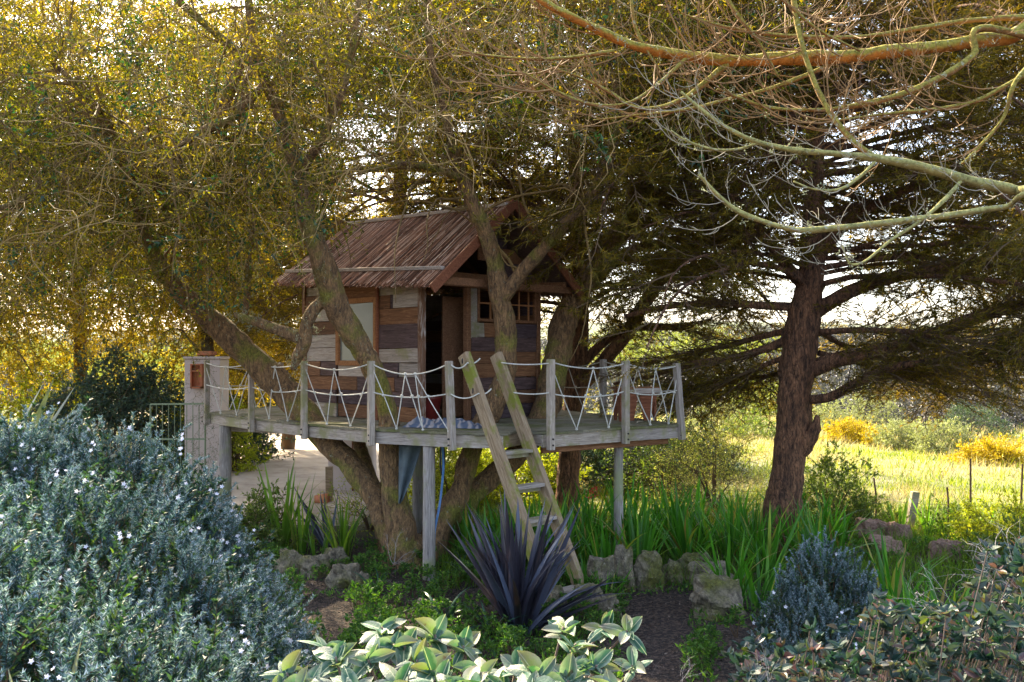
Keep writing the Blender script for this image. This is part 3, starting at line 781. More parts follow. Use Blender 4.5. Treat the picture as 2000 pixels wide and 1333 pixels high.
# red tub in the doorway
tub = H(.38, .35, DZ)
mb = MB(); prof = [(.0, .13), (.03, .15), (.30, .19), (.33, .205), (.34, .195), (.30, .18), (.04, .14)]
sN = 20; V = []; T = []
for z, r in prof:
    for k in range(sN): V.append((r*math.cos(2*math.pi*k/sN), r*math.sin(2*math.pi*k/sN), z))
for i in range(len(prof)-1):
    for k in range(sN):
        a = i*sN+k; b2 = i*sN+(k+1) % sN; T += [(a, b2, b2+sN), (a, b2+sN, a+sN)]
V.append((0, 0, 0)); V.append((0, 0, .04)); e = len(V)
T += [((k+1) % sN, k, e-2) for k in range(sN)]; T += [(6*sN+k, 6*sN+(k+1) % sN, e-1) for k in range(sN)]
o = mb.add(V, T).build('tub', plain('red_plastic', (.12, .012, .01), .4), smooth_=True, loc=tub)
tag(o, 'dark red plastic tub standing just inside the hut doorway', 'tub')
# blue hose hanging below the deck
mb = MB(); tube(mb, px_path([(864, 868, 10.9, 2.6), (866, 910, 10.9, 2.6), (863, 950, 10.9, 2.6), (858, 990, 10.85, 2.6), (850, 1030, 10.8, 2.6), (848, 1056, 10.8, 2.6)]), 8, 6)
tube(mb, px_path([(861, 868, 10.9, 1.5), (860, 905, 10.9, 1.5), (863, 928, 10.9, 1.5), (868, 905, 10.9, 1.5), (867, 868, 10.9, 1.5)]), 6, 6, m=1)
tag(mb.build('hose', [plain('blue_hose', (.08, .20, .42), .5), IRON], smooth_=True), 'blue hose hanging from the deck edge beside the near round post', 'hose')
# grey sheet hanging against the trunk below the deck
V = []; T = []
for j in range(14):
    t = j/13
    for i in range(9):
        s = i/8
        px = 779+(s*(44*(1-t)**.8+3)); py = 866+t*118
        p = P(px, py, 11.3+.05*math.sin(s*9+t*3)+.1*t)
        V.append(p[:])
for j in range(13):
    for i in range(8):
        a = j*9+i; T += [(a, a+1, a+10), (a, a+10, a+9)]
o = MB().add(V, T).build('hanging_sheet', plain('grey_blue_sheet', (.10, .13, .15), .8), smooth_=True)
sm = o.modifiers.new('thick', 'SOLIDIFY'); sm.thickness = .006
tag(o, 'blue-grey sheet hanging in a point beside the trunk under the deck', 'sheet')
# ---------------- gate, pillars, drive end
def pillar(px0, px1, pyt, Y, label, cap_r=.0, depth=.6):
    x0, x1 = (px0-1000)*Y/F, (px1-1000)*Y/F; zt = CZ-(pyt-HZ)*Y/F
    cx = (x0+x1)/2; zb = ground_z(cx, Y)-.3; wdt = x1-x0
    e = empty('gate_pillar', (cx, Y+depth/2, 0), label, 'pillar')
    mb = MB(); box(mb, 0, 0, (zb+zt)/2, wdt, depth, zt-zb, None, 0, .004); bevel(mb.build('shaft', PLAST, e), .03, 3)
    mb = MB(); V = []
    box(mb, 0, 0, zt+.03, wdt*1.0+.05, depth+.05, .06, None, 0, .003); bevel(mb.build('cap', PLAST, e), .02, 2)
    return e, zt
gp, zt = pillar(360, 430, 702, 19.5, 'tall pale plaster gate pillar with a terracotta lamp box near its top')
mb = MB(); zl = CZ-(725-HZ)*19.5/F
box(mb, -.09, -.36, zl, .24, .12, .03, None); box(mb, -.20, -.37, zl-.12, .03, .14, .5); box(mb, .02, -.37, zl-.12, .03, .14, .5); box(mb, -.09, -.37, zl-.36, .25, .14, .04); box(mb, -.09, -.37, zl+.14, .25, .14, .03); box(mb, -.09, -.31, zl-.1, .22, .02, .46)
mb.build('lamp_box', TERRA, gp)
mb = MB(); box(mb, 0, 0, zt+.13, .36, .3, .10); bevel(mb.build('finial', TERRA, gp), .04, 2)
gp2, _ = pillar(640, 712, 857, 18.0, 'low pale plaster wall end behind the left trunk under the deck', depth=1.6)
mb = MB(); box(mb, .13, -.82, .5, .02, .04, 1.5); mb.build('edge_strip', W_RED, gp2)
gt = empty('gate', (-7.2, 18.8, 0), 'green metal bar gate standing open beside the tall plaster pillar', 'gate')
Yg = 18.8; x0, x1 = (294-1000)*Yg/F, (412-1000)*Yg/F; zt_, zm_, zb_ = CZ-(790-HZ)*Yg/F, CZ-(858-HZ)*Yg/F, CZ-(935-HZ)*Yg/F
mb = MB()
for z in (zt_, zm_, zb_): beam(mb, (x0+7.2, 0, z), (x1+7.2, -.35, z+.03), .035, .035)
mb.build('gate_rail', GMETAL, gt)
for k, t in enumerate(np.linspace(0, 1, 10)):
    mb = MB(); x = x0+7.2+(x1-x0)*t; y_ = -.35*t; rr = .02 if k in (0, 9) else .009
    tube(mb, [(x, y_, zb_-.15 if k in (0, 9) else zb_, rr), (x, y_, zt_, rr)], 6, 1); mb.build('gate_bar', GMETAL, gt)
# short post with a fallen pot
mb = MB(); p = P(643, 948, 16.5); box(mb, 0, 0, .3, .12, .1, .75, None, 0, .004)
tag(bevel(mb.build('short_post', W_MOSS, loc=(p.x, 16.5, ground_z(p.x, 16.5)))), 'short mossy square post at the edge of the sandy drive', 'post')
mb = MB(); V = []; T = []; prof = [(0, .0), (0.0, .07), (.2, .10), (.24, .115), (.25, .10), (.2, .085), (.02, .06)]
for z, r in prof:
    for k in range(14): V.append((z, r*math.cos(2*math.pi*k/14), r*math.sin(2*math.pi*k/14)))
for i in range(len(prof)-1):
    for k in range(14):
        a = i*14+k; b2 = i*14+(k+1) % 14; T += [(a, b2, b2+14), (a, b2+14, a+14)]
p = P(615, 950, 16.3)
tag(mb.add(V, T).build('flower_pot', TERRA, smooth_=True, loc=(p.x, 16.3, ground_z(p.x, 16.3)+.11)), 'terracotta pot lying on its side by the short mossy post', 'pot')
# ---------------- fence
WIRE = plain('wire', (.12, .10, .08), .6, .5)
def on_ground(px, Y): 
    x = (px-1000)*Y/F; return x, ground_z(x, Y)
x, z = on_ground(1776, 14.2)
mb = MB(); box(mb, 0, 0, .25, .11, .09, .72, None, 0, .006)
o = bevel(mb.build('fence_post', W_GREY, loc=(x, 14.2, z)), .01); o.rotation_euler = (0, R(9), 0)
tag(o, 'thick leaning grey timber fence post, the thickest of the fence', 'fence post')
for i, (px, Y, h, lab) in enumerate(((1709, 14.6, .75, 'thin rusty stake left of the thick leaning fence post'), (1850, 14.0, .7, 'thin dark stake just right of the thick leaning fence post'), (1893, 13.9, 1.15, 'tall crooked stake in the wire fence at the right'), (1992, 13.6, 1.1, 'tall thin stake at the right end of the wire fence'))):
    x, z = on_ground(px, Y); mb = MB(); tube(mb, [(0, 0, -.1, .018), (.02, 0, h*.5, .016), (-.02+.02*i, 0, h, .014)], 6, 4)
    tag(mb.build('fence_stake', BARK_DARK, loc=(x, Y, z)), lab, 'fence stake')
for i, (h, lab) in enumerate(((.42, 'upper'), (.2, 'lower'))):
    mb = MB(); pts = []
    for px, Y in ((1240, 15.6), (1480, 15.1), (1709, 14.6), (1776, 14.2), (1893, 13.9), (1992, 13.6), (2200, 13)):
        x, z = on_ground(px, Y); pts.append((x, Y, z+h, .0035))
    tube(mb, pts, 4, 4); tag(mb.build('fence_wire', WIRE), f'{lab} strand of rusty wire strung along the field fence', 'wire')
# garden spotlight
p = P(548, 1262, 5.6); zg = ground_z(p.x, 5.6)
sp = empty('garden_light', (p.x, 5.6, zg), 'black garden spotlight on a bent stalk beside the silvery shrub', 'lamp')
h_ = p.z-zg
mb = MB(); tube(mb, [(0, 0, -.05, .012), (0, 0, h_*.7, .012), (.03, 0, h_, .012), (.06, -.02, h_+.05, .012)], 8, 5); mb.build('stalk', BLACK, sp, smooth_=True)
mb = MB(); tube(mb, [(.03, -.06, h_+.0, .045), (.06, 0, h_+.08, .04), (.085, .05, h_+.14, .03)], 12, 3); mb.build('lamp_head', BLACK, sp, smooth_=True)
# ================================================================ TREES
def curve_template(L=1.0, n=5, droop=.3, wig=.15):
    pts = [np.zeros(3)]; d = np.array([0, 0, 1.]); side = rng.normal(size=3); side[2] = 0
    for i in range(n):
        d = unit(d+side*wig/n+rng.normal(size=3)*wig*.5)
        pts.append(pts[-1]+d*L/n)
    return np.array(pts)
def at_curve(C, t):
    f = np.clip(t, 0, 1)*(len(C)-1); i = np.minimum(f.astype(int), len(C)-2); k = (f-i)[:, None]
    return C[i]*(1-k)+C[i+1]*k, unit(C[i+1]-C[i])
def twig_tube(mb, C, r0, r1, m=0, sides=3):
    tube(mb, [(*p, r0+(r1-r0)*i/(len(C)-1)) for i, p in enumerate(C)], sides, 1, m, cap=False)
def ribbon(mb, C, w0, m=0):
    C = np.asarray(C); n = len(C); X = unit(np.cross(C[-1]-C[0], rng.normal(size=3)))
    ww = np.linspace(w0, w0*.35, n)[:, None]*X
    V = np.empty((2*n, 3)); V[0::2] = C-ww; V[1::2] = C+ww
    T = []
    for i in range(n-1): a = 2*i; T += [(a, a+1, a+3), (a, a+3, a+2)]
    mb.add(V, T, m)
def spray_template(L=.7, nside=4, nleaf=44, ll=.04, lw=.011, wig=.3, r=.004, spread=.8):
    """leafy twig: a stem with side twigs; leaves along them. materials: 0 bark, 1 leaf"""
    mb = MB(); C = curve_template(L, 5, wig=wig); twig_tube(mb, C, r, r*.4)
    curves = [(C, .35)]
    for k in range(nside):
        t = np.array([rng.uniform(.15, .85)]); p, d = at_curve(C, t)
        dd = unit(d+rng.normal(size=(1, 3))*spread)[0]
        c = [p[0]]; l = L*rng.uniform(.25, .5)
        for i in range(3):
            dd = unit(dd+rng.normal(size=3)*.25); c.append(c[-1]+dd*l/3)
        c = np.array(c); ribbon(mb, c, r*.6); curves.append((c, .1))
    lens = np.array([len(c) for c, _ in curves], float); 
    per = nleaf//len(curves)
    for c, t0 in curves:
        t = rng.uniform(t0, 1.0, per); p, d = at_curve(c, t)
        D = d*.9+unit(rng.normal(size=(per, 3)))*.9
        h = per//2; leaves(mb, p[:h], D[:h], ll*rng.uniform(.6, 1.25, h), lw*rng.uniform(.7, 1.2, h), 1)
        needles(mb, p[h:], D[h:], ll*rng.uniform(.7, 1.3, per-h), lw*1.15*rng.uniform(.7, 1.2, per-h), 1)
    return mb.arrays()
def bare_template(L=.8, nside=5, r=.004, wig=.5):
    mb = MB(); C = curve_template(L, 6, wig=wig); twig_tube(mb, C, r, r*.35)
    for k in range(nside):
        p, d = at_curve(C, np.array([rng.uniform(.15, .9)]))
        dd = unit(d+rng.normal(size=(1, 3))*.7)[0]; c = [p[0]]; l = L*rng.uniform(.2, .5)
        for i in range(4): dd = unit(dd+rng.normal(size=3)*.35); c.append(c[-1]+dd*l/4)
        ribbon(mb, np.array(c), r*.5)
    return mb.arrays()
def pine_template(L=1.0, ntw=14, nn=17, nl=.085, nw=.0105, flat=.35):
    """flat pine lateral: alternating twigs with needles. 0 bark, 1 needle"""
    mb = MB(); C = curve_template(L, 5, wig=.25); twig_tube(mb, C, .009, .003)
    for k in range(ntw):
        t = .12+.86*k/ntw; p, d = at_curve(C, np.array([t])); s = 1 if k % 2 else -1
        dd = unit(d[0]*.9+np.array([s*1.0, rng.normal()*flat, 0])+rng.normal(size=3)*.15)
        l = L*.42*(1-.55*t)*rng.uniform(.6, 1.2); c = [p[0]]
        for i in range(3): dd = unit(dd+d[0]*.2+rng.normal(size=3)*.22); c.append(c[-1]+dd*l/3)
        c = np.array(c); ribbon(mb, c, .0045)
        tt = rng.uniform(.25, 1.02, nn); q, e = at_curve(c, tt)
        needles(mb, q, e*1.1+unit(rng.normal(size=(nn, 3)))*.9, nl*rng.uniform(.6, 1.2, nn), nw, 1)
    return mb.arrays()
T_OLIVE = [spray_template(.8, 6, 70, .042, .0125) for _ in range(8)]
T_DARKL = [spray_template(.6, 4, 34, .058, .021, r=.004) for _ in range(4)]
T_BARE = [bare_template(1.0, 6, .0042) for _ in range(6)]
T_PINE = [pine_template() for _ in range(8)]
T_FAN = [pine_template(1.0, 16, 7, .07, .007, .25) for _ in range(6)]
def pts_along(paths, n, t0=.1, t1=1.0):
    """random points with tangents on px paths (already xyz r)"""
    Cs = [catmull(p, 6) for p in paths]; ls = np.array([np.linalg.norm(np.diff(c[:, :3], axis=0), axis=1).sum() for c in Cs])
    k = rng.choice(len(Cs), n, p=ls/ls.sum()); out = []; tn = []
    for i in k:
        c = Cs[i]; t = rng.uniform(t0, t1)*(len(c)-1.001); j = int(t); f = t-j
        out.append(c[j, :3]*(1-f)+c[j+1, :3]*f); tn.append(unit(c[j+1, :3]-c[j, :3]))
    return np.array(out), np.array(tn)
def secondary(mb, p0, d0, L, r0, droop, n=6, wig=.35, m=0, sides=5, grav=-1):
    pts = [p0]; d = unit(np.array(d0, float))
    for i in range(n):
        d = unit(d+rng.normal(size=3)*wig*.5+np.array([0, 0, grav*droop*(i/n)]))
        pts.append(pts[-1]+d*L/n)
    tube(mb, [(*p, r0*(1-.8*i/n)) for i, p in enumerate(pts)], sides, 2, m, cap=False)
    return np.array(pts)

# ---------------------------------------------------------------- the old tree through the deck
OT = {
 'a': [(775,1090,11.75,30),(762,1040,11.85,28),(738,980,12.0,26),(690,915,12.2,26),(645,868,12.4,27),(590,803,12.6,30),(530,735,12.7,30),(470,680,12.7,28),(415,630,12.6,26),(372,590,12.4,22),(318,530,12.1,18),(285,455,11.8,15),(262,360,11.4,12),(215,260,11,9),(150,150,10.6,6)],
 'b': [(790,1090,11.6,34),(780,1010,11.65,29),(768,950,11.6,26),(760,890,11.55,25),(760,850,11.5,23),(755,800,11.45,20),(738,745,11.4,21),(712,690,11.3,25),(680,640,11.2,26),(652,590,11.1,27),(640,540,11,27),(618,480,10.9,23),(596,400,10.8,19),(575,320,10.8,16),(548,230,10.7,13),(505,120,10.6,10),(480,-30,10.5,8)],
 'c': [(840,1085,11.75,30),(868,1015,11.8,25),(900,955,11.9,23),(914,900,12.0,22),(930,850,12.05,22),(965,790,12.0,25),(986,735,11.95,22),(988,680,11.9,24),(985,630,11.9,23),(976,580,11.85,21),(970,530,11.8,20),(950,460,11.7,18),(920,390,11.6,16),(893,320,11.5,13),(870,230,11.3,9),(840,100,11.1,7),(830,-40,11,5)],
 'c2': [(975,595,11.85,16),(1005,550,11.75,15),(1050,498,11.6,15),(1105,440,11.5,14),(1150,390,11.4,14),(1178,340,11.3,12),(1200,270,11.2,10),(1205,190,11.1,8),(1180,90,11,7),(1190,-40,10.9,5)],
 'd': [(845,1085,12.0,30),(895,1000,12.2,24),(950,940,12.5,24),(1020,875,12.8,26),(1062,810,13.1,30),(1080,745,13.3,29),(1092,680,13.4,28),(1105,620,13.5,27),(1140,555,13.5,25),(1180,490,13.5,25),(1222,430,13.5,23),(1262,350,13.4,19),(1300,260,13.3,15),(1340,150,13.2,11),(1350,0,13.1,8)],
 'd2': [(1120,600,13.5,14),(1165,545,13.5,12),(1230,490,13.3,10),(1310,480,13.1,7),(1360,520,13,4)],
 'e': [(760,1050,12.3,30),(730,960,12.6,18),(708,890,12.9,15),(695,840,13.2,13)],
 'b2': [(648,580,11.1,17),(618,600,11.1,15),(600,635,11.1,14),(596,670,11.15,14),(580,700,11.2,12),(572,722,11.25,6)],
 'b3': [(597,665,11.15,12),(560,650,11.2,13),(520,635,11.3,12),(480,622,11.4,9),(460,615,11.5,5)],
 'f': [(478,620,12.0,6),(484,560,11.8,7),(486,490,11.6,6),(500,410,11.4,5)],
 'a2': [(300,490,12,11),(330,420,11.6,10),(300,340,11.2,10),(340,300,10.9,11),(400,255,10.7,10),(455,230,10.6,9),(520,160,10.5,8)],
 'a3': [(300,350,11.2,9),(240,350,11,8),(180,345,10.6,8),(100,360,10.2,7),(20,400,9.9,6),(-60,420,9.7,5)],
 'a4': [(270,345,11.1,8),(215,260,10.8,7),(160,180,10.4,6),(100,120,10.2,5)],
 'b4': [(585,340,10.8,10),(640,250,10.4,8),(680,140,10.2,7),(700,0,10,6)],
 'b5': [(520,150,10.6,10),(450,90,10.4,10),(380,30,10.2,8),(300,-40,10,7)],
 'c3': [(905,350,11.5,9),(850,330,11.3,8),(780,320,11,6),(700,340,10.8,4)],
 'b6': [(470,120,10.6,14),(440,200,10.8,13),(430,270,10.9,8)],
 'g': [(600,400,10.8,9),(560,330,10.5,10),(470,110,10.4,14),(430,-60,10.3,16)],
}
base = P(800, 1085, 11.75)
old = empty('old_tree', (base.x, 11.75, ground_z(base.x, 11.75)), 'old many-stemmed tree with mossy lichened trunks growing up through the deck', 'tree')
paths = {k: px_path(v) for k, v in OT.items()}
def loc_(paths_, o): return [(x-o.location.x, y-o.location.y, z-o.location.z, r) for x, y, z, r in paths_]
for k, name in (('a', 'trunk'), ('b', 'trunk'), ('c', 'trunk'), ('d', 'trunk'), ('e', 'trunk'), ('c2', 'limb'), ('d2', 'limb'), ('b2', 'limb'), ('b3', 'limb'), ('a2', 'limb'), ('b4', 'limb'), ('b5', 'limb'), ('a3', 'limb'), ('a4', 'limb'), ('c3', 'limb'), ('f', 'limb'), ('b6', 'limb')):
    mb = MB(); pth = [(x_, y_, z_, r_*.9) for x_, y_, z_, r_ in loc_(paths[k], old)]
    if name == 'trunk':
        p0 = pth[0]; pth = [(p0[0], p0[1], p0[2]-.5, p0[3]*1.35)]+pth
    tube(mb, pth, 14 if name == 'trunk' else 9, 6, rough=.22, seed=hash(k) % 7 if False else ord(k[0]), flare=.25 if name == 'trunk' else 0)
    mb.build(name, BARK_OLD, old, smooth_=True)
# root flare
mb = MB(); tube(mb, [(0, 0, -.5, .62), (0, 0, .0, .42), (.02, 0, .2, .3), (.05, .03, .38, .15)], 18, 5, rough=.35, seed=4); mb.build('root_flare', BARK_OLD, old, smooth_=True)
# branches and foliage
sec = MB(); ends = []; 
up_paths = [paths[k][int(len(paths[k])*.6):] if k in 'abcd' else paths[k] for k in ('a', 'b', 'c', 'd', 'c2', 'a2', 'a3', 'a4', 'b4', 'b5', 'c3', 'd2')]
pp, tt = pts_along(up_paths, 230)
for p, t in zip(pp, tt):
    d = unit(t*.5+rng.normal(size=3)*np.array([1.0, .9, .6])+np.array([0, -.1, .25]))
    if p[2] < 4.4: d = unit(d+np.array([-.5, 0, .8]))
    L = rng.uniform(.9, 2.4); 
    c = secondary(sec, p, d, L, rng.uniform(.010, .024), rng.uniform(.2, .9), 7, .5)
    ends.append(c)
def spawn(curves, per, t0=.25):
    pos = []; D = []
    for c in curves:
        t = rng.uniform(t0, 1, per); p, d = at_curve(c, t); pos.append(p); D.append(d)
    return np.concatenate(pos), np.concatenate(D)
def hut_clear(p):
    """True where a point would stand in front of or inside the hut or low over the deck"""
    px = 1000+F*p[:, 0]/p[:, 1]; py = HZ-F*(p[:, 2]-CZ)/p[:, 1]
    return px, py
pos, D = spawn(ends, 16)
# the drooping skirt of the crown on the left and the mass overhead: points spread through the crown volume
def volume_pts(n, x0, x1, y0, y1, z0f, z1):
    out = []
    while len(out) < n:
        x, y = rng.uniform(x0, x1), rng.uniform(y0, y1); z = rng.uniform(z0f(x, y), z1)
        if noise.noise(Vector((x*.8, y*.8, z*.95))) > .02 + .25*noise.noise(Vector((x*1.7, y*1.7, z*1.7))): out.append((x, y, z))
    return np.array(out)
def skirt(x, y):
    px = 1000+F*x/y
    # lower rim of the crown, as height above ground, by bearing
    rim = np.interp(px, [-200, 0, 250, 420, 560, 640, 700, 900, 1000, 1150, 1300, 1500], [640, 630, 590, 540, 440, 330, 280, 215, 225, 250, 250, 180])
    rim += 60*noise.noise(Vector((x*1.3, y*1.3, 7)))
    return CZ+(HZ-rim)*y/F
vp = volume_pts(6300, -10.4, 3.2, 9.0, 14.5, skirt, 8.6)
allp = np.concatenate([pos, vp]); allD = np.concatenate([D*.8, rng.normal(size=(len(vp), 3))*.7])
keepm = np.array([p[2] > skirt(p[0], p[1])-.1 for p in allp]); allp = allp[keepm]; allD = allD[keepm]
allD = unit(allD+rng.normal(size=allD.shape)*.5+np.array([0, 0, -.55]))
apx = 1000+F*allp[:, 0]/allp[:, 1]; apz = HZ-F*(allp[:, 2]-CZ)/allp[:, 1]
sun_v = np.array(sd)
def over_roof(p):
    # thin the crown on the sunny side of the roof so that dapples reach it, as in the photograph
    t = (4.3-p[:, 2])/sun_v[2]; q = p+sun_v*t[:, None]; loc = q-np.array([*H(HW/2, HL/2, 0)])
    return (np.abs(loc[:, 0]) < 2.2) & (np.abs(loc[:, 1]) < 2.2)
thin_m = (over_roof(allp) & (rng.random(len(allp)) < .7)) | ((allp[:, 1] < 10.9) & (rng.random(len(allp)) < .5))
allp = allp[~thin_m]; allD = allD[~thin_m]
n = len(allp); kind = rng.random(n)
pn = np.array([noise.noise(Vector(p*.9)) for p in allp])
dark = (kind < .10) | ((pn > .18) & (kind < .5)); bare = (~dark) & (kind > .86); ol = ~(dark | bare)
oloc = np.array(old.location)
gscatter('crown', T_OLIVE, [BARK_TWIG, LEAF_OLIVE], allp[ol]-oloc, allD[ol], rng.uniform(.85, 1.5, ol.sum()), old)
gscatter('glossy_leaves', T_DARKL, [BARK_TWIG, LEAF_DARK], allp[dark]-oloc, allD[dark], rng.uniform(.8, 1.35, dark.sum()), old)
tp, tD, ts = [allp[bare]-oloc], [allD[bare]], [rng.uniform(.7, 1.4, bare.sum())]
# front-left curtain of pale bare twigs
q = volume_pts(250, -6.5, 1.2, 6.6, 9.5, lambda x, y: CZ+(HZ-np.interp(1000+F*x/y, [-200, 300, 600, 900, 1300], [520, 470, 380, 250, 120]))*y/F, 6.6)
tp.append(q-oloc); tD.append(unit(rng.normal(size=q.shape)+np.array([0, 0, -.8]))); ts.append(rng.uniform(.7, 1.5, len(q)))
gscatter('bare_twigs', T_BARE, [BARK_PALE], np.concatenate(tp), np.concatenate(tD), np.concatenate(ts), old)
V, T, M = sec.arrays(); tag(MB().add(V-oloc, T, M).build('branches', BARK_TWIG, old), kind='stuff')
# lichen beards on the stems
li = MB(); lp, lt = pts_along([paths['b'][7:14], paths['b2'], paths['b3'], paths['a'][6:11], paths['f']], 420, 0, 1)
lp = lp+unit(rng.normal(size=lp.shape))*np.array([.13, .13, .13])
for p in lp:
    k = 16; s = rng.uniform(.03, .07)
    leaves(li, np.repeat(p[None]-oloc, k, 0)+rng.normal(size=(k, 3))*s*.5, rng.normal(size=(k, 3))+[0, 0, -.6], rng.uniform(.015, .045, k), rng.uniform(.003, .008, k), 0)
tag(li.build('lichen', LICHEN, old), kind='stuff')

# ---------------------------------------------------------------- pines
def over_deck(p):
    px = 1000+F*p[:, 0]/p[:, 1]; py = HZ-F*(p[:, 2]-CZ)/p[:, 1]
    deckv = (p[:, 0] > -5) & (p[:, 0] < 2.5) & (p[:, 1] > 10) & (p[:, 1] < 15.2) & (p[:, 2] < 3.5)
    hutv = (px > 560) & (px < 1100) & (py > 400) & (py < 900) & (p[:, 1] < 14)
    return deckv | hutv
def deck_clear(pos, D):
    k = ~over_deck(pos); return pos[k], D[k]
def pine(name, base_px, trunk_px, label, limbs_px, nproc, zlo, zhi, Lr, az_fn, npine, seed=0, group=None, bark=BARK_PINE, lo_droop=.35, needle=None, sectors=None, per=13, curtain=None):
    tr = px_path([(a_, b_, c_, r_*.84) for a_, b_, c_, r_ in trunk_px]); p0 = tr[0]
    o = empty(name, (p0[0], p0[1], ground_z(p0[0], p0[1])), label, 'tree', group)
    ol_ = np.array(o.location)
    mb = MB(); pth = loc_(tr, o); pth = [(pth[0][0], pth[0][1], pth[0][2]-.5, pth[0][3]*1.3)]+pth
    tube(mb, pth, 18, 7, rough=.16, seed=seed, flare=.15); mb.build('trunk', bark, o, smooth_=True)
    C = catmull(tr, 6); curves = []; lb = MB()
    for lp_ in limbs_px:
        l = px_path(lp_); mb = MB(); tube(mb, loc_(l, o), 9, 6, rough=.12, seed=seed); mb.build('limb', bark, o, smooth_=True)
        curves.append(catmull(l, 4)[:, :3])
    for k in range(nproc):
        z = zlo+(zhi-zlo)*((k+rng.random())/nproc); j = int(np.argmin(abs(C[:, 2]-z))); p = C[j, :3]
        az = az_fn(k); L = rng.uniform(*Lr)*(1-.25*(z-zlo)/(zhi-zlo)); el = rng.uniform(-.05, .45)
        low = (z-zlo) < .42*(zhi-zlo)
        if low: az = (0 if k % 2 else math.pi)+rng.normal()*.55; L = rng.uniform(Lr[0]*1.25, Lr[1]*1.2); el = rng.uniform(0, .3)
        d = np.array([math.cos(az)*math.cos(el), math.sin(az)*math.cos(el), math.sin(el)])
        st_ = rng.bit_generator.state; tmp = secondary(MB(), p, d, L, .03, lo_droop, 8, .22, sides=3)
        if over_deck(tmp).sum() > 1: continue
        rng.bit_generator.state = st_
        c = secondary(lb, p, d, L, rng.uniform(.025, .05), lo_droop, 8, .22, sides=6); curves.append(c)
    V, T, M = lb.arrays(); tag(MB().add(V-ol_, T, M).build('limbs', bark, o, smooth_=True), kind='stuff')
    pos, D = spawn(curves, per, .18)
    if len(limbs_px):
        nh = len(pos); p2, D2 = spawn(curves[:len(limbs_px)], 30, .22)
    pos, D = deck_clear(pos, D)
    n = len(pos); s = np.where(rng.random(n) < .5, 1, -1)[:, None]
    side = unit(np.cross(D, np.array([0, 0, 1.])+rng.normal(size=(n, 3))*.25))*s
    dd = unit(D*.75+side*.9+np.array([0, 0, -.12])+rng.normal(size=(n, 3))*.15)
    up = np.cross(dd, np.array([0, 0, 1.])+rng.normal(size=(n, 3))*.2)   # keep the fans roughly level
    gscatter('crown', T_PINE, [BARK_DARK, needle or NEEDLE], pos-ol_, dd, rng.uniform(.8, 1.45, n), o, roll=np.cross(up, dd))
    if len(limbs_px):
        p2, D2 = deck_clear(p2, D2); n = len(p2); s = np.where(rng.random(n) < .5, 1, -1)[:, None]
        side = unit(np.cross(D2, np.array([0, 0, 1.])+rng.normal(size=(n, 3))*.2))*s
        dd = unit(D2*.8+side*.9+np.array([0, 0, -.15])+rng.normal(size=(n, 3))*.12); up = np.cross(dd, np.array([0, 0, 1.])+rng.normal(size=(n, 3))*.15)
        gscatter('bough_fans', T_FAN, [BARK_DARK, needle or NEEDLE], p2-ol_, dd, rng.uniform(.9, 1.5, n), o, roll=np.cross(up, dd))
    return o
def azs(k): return rng.uniform(0, 2*math.pi)
pine('pine_tree', None, [(1520,1075,12.4,45),(1528,1000,12.4,41),(1538,920,12.4,38),(1548,840,12.4,38),(1552,760,12.4,38),(1562,680,12.4,40),(1572,610,12.4,37),(1584,540,12.4,30),(1588,470,12.4,27),(1590,380,12.4,22),(1596,260,12.4,17),(1600,120,12.4,12),(1600,-100,12.4,9)],
     'big dark-barked pine with a bare lower trunk and wide drooping boughs at the right',
     [[(1580,722,12.4,18),(1640,702,12.2,16),(1700,690,12,15),(1790,665,11.8,14),(1880,630,11.6,13),(1960,605,11.4,12),(2060,575,11.2,10)],
      [(1568,782,12.4,9),(1620,776,12.1,9),(1670,750,11.9,9),(1730,722,11.6,8),(1800,708,11.4,7),(1880,700,11.2,6),(1960,672,11,5)],
      [(1590,610,12.4,16),(1650,575,12.2,14),(1720,548,12,13),(1800,530,11.8,11),(1900,512,11.6,9),(2020,480,11.4,7)],
      [(1560,655,12.4,9),(1500,680,12.6,8),(1430,700,12.9,7),(1350,712,13.3,6),(1270,735,13.8,5),(1200,750,14.4,3)],
      [(1575,600,12.4,9),(1500,598,12.4,8),(1400,592,12.5,7),(1300,600,12.7,6),(1220,618,13,4)],
      [(1560,690,12.4,6),(1490,715,12.8,5),(1420,748,13.3,4),(1350,785,13.8,3)],
      [(1562,720,12.4,6),(1500,735,13.4,5),(1440,740,14.4,4),(1360,760,15.4,3)],
      [(1565,640,12.4,7),(1480,660,13,6),(1400,680,13.8,5),(1300,700,14.8,4),(1230,720,15.6,3)],
      [(1600,690,12.4,6),(1700,715,12.8,5),(1800,745,13.3,4),(1870,765,13.8,3)],
      [(1590,650,12.4,7),(1680,645,11.9,6),(1790,650,11.5,5),(1900,670,11,4),(1980,695,10.7,3)],
      [(1590,640,12.4,6),(1660,680,13.2,5),(1760,700,14,4),(1900,720,15,3)],
      [(1570,560,12.4,12),(1520,500,12.0,11),(1480,440,11.7,9),(1430,380,11.4,7)],
      [(1600,500,12.4,13),(1660,430,12,11),(1750,380,11.6,9),(1860,330,11.2,7)]],
     125, 3.5, 8.8, (2.6, 5.0), azs, 0, 3, per=16)
o = bpy.data.objects['pine_tree']
mb = MB(); q = loc_(px_path([(1562,880,12.35,18),(1582,855,12.22,16),(1592,832,12.15,11),(1597,812,12.12,4)]), o); tube(mb, q, 10, 5, rough=.3, seed=9); mb.build('broken_stub', BARK_PINE, o, smooth_=True)
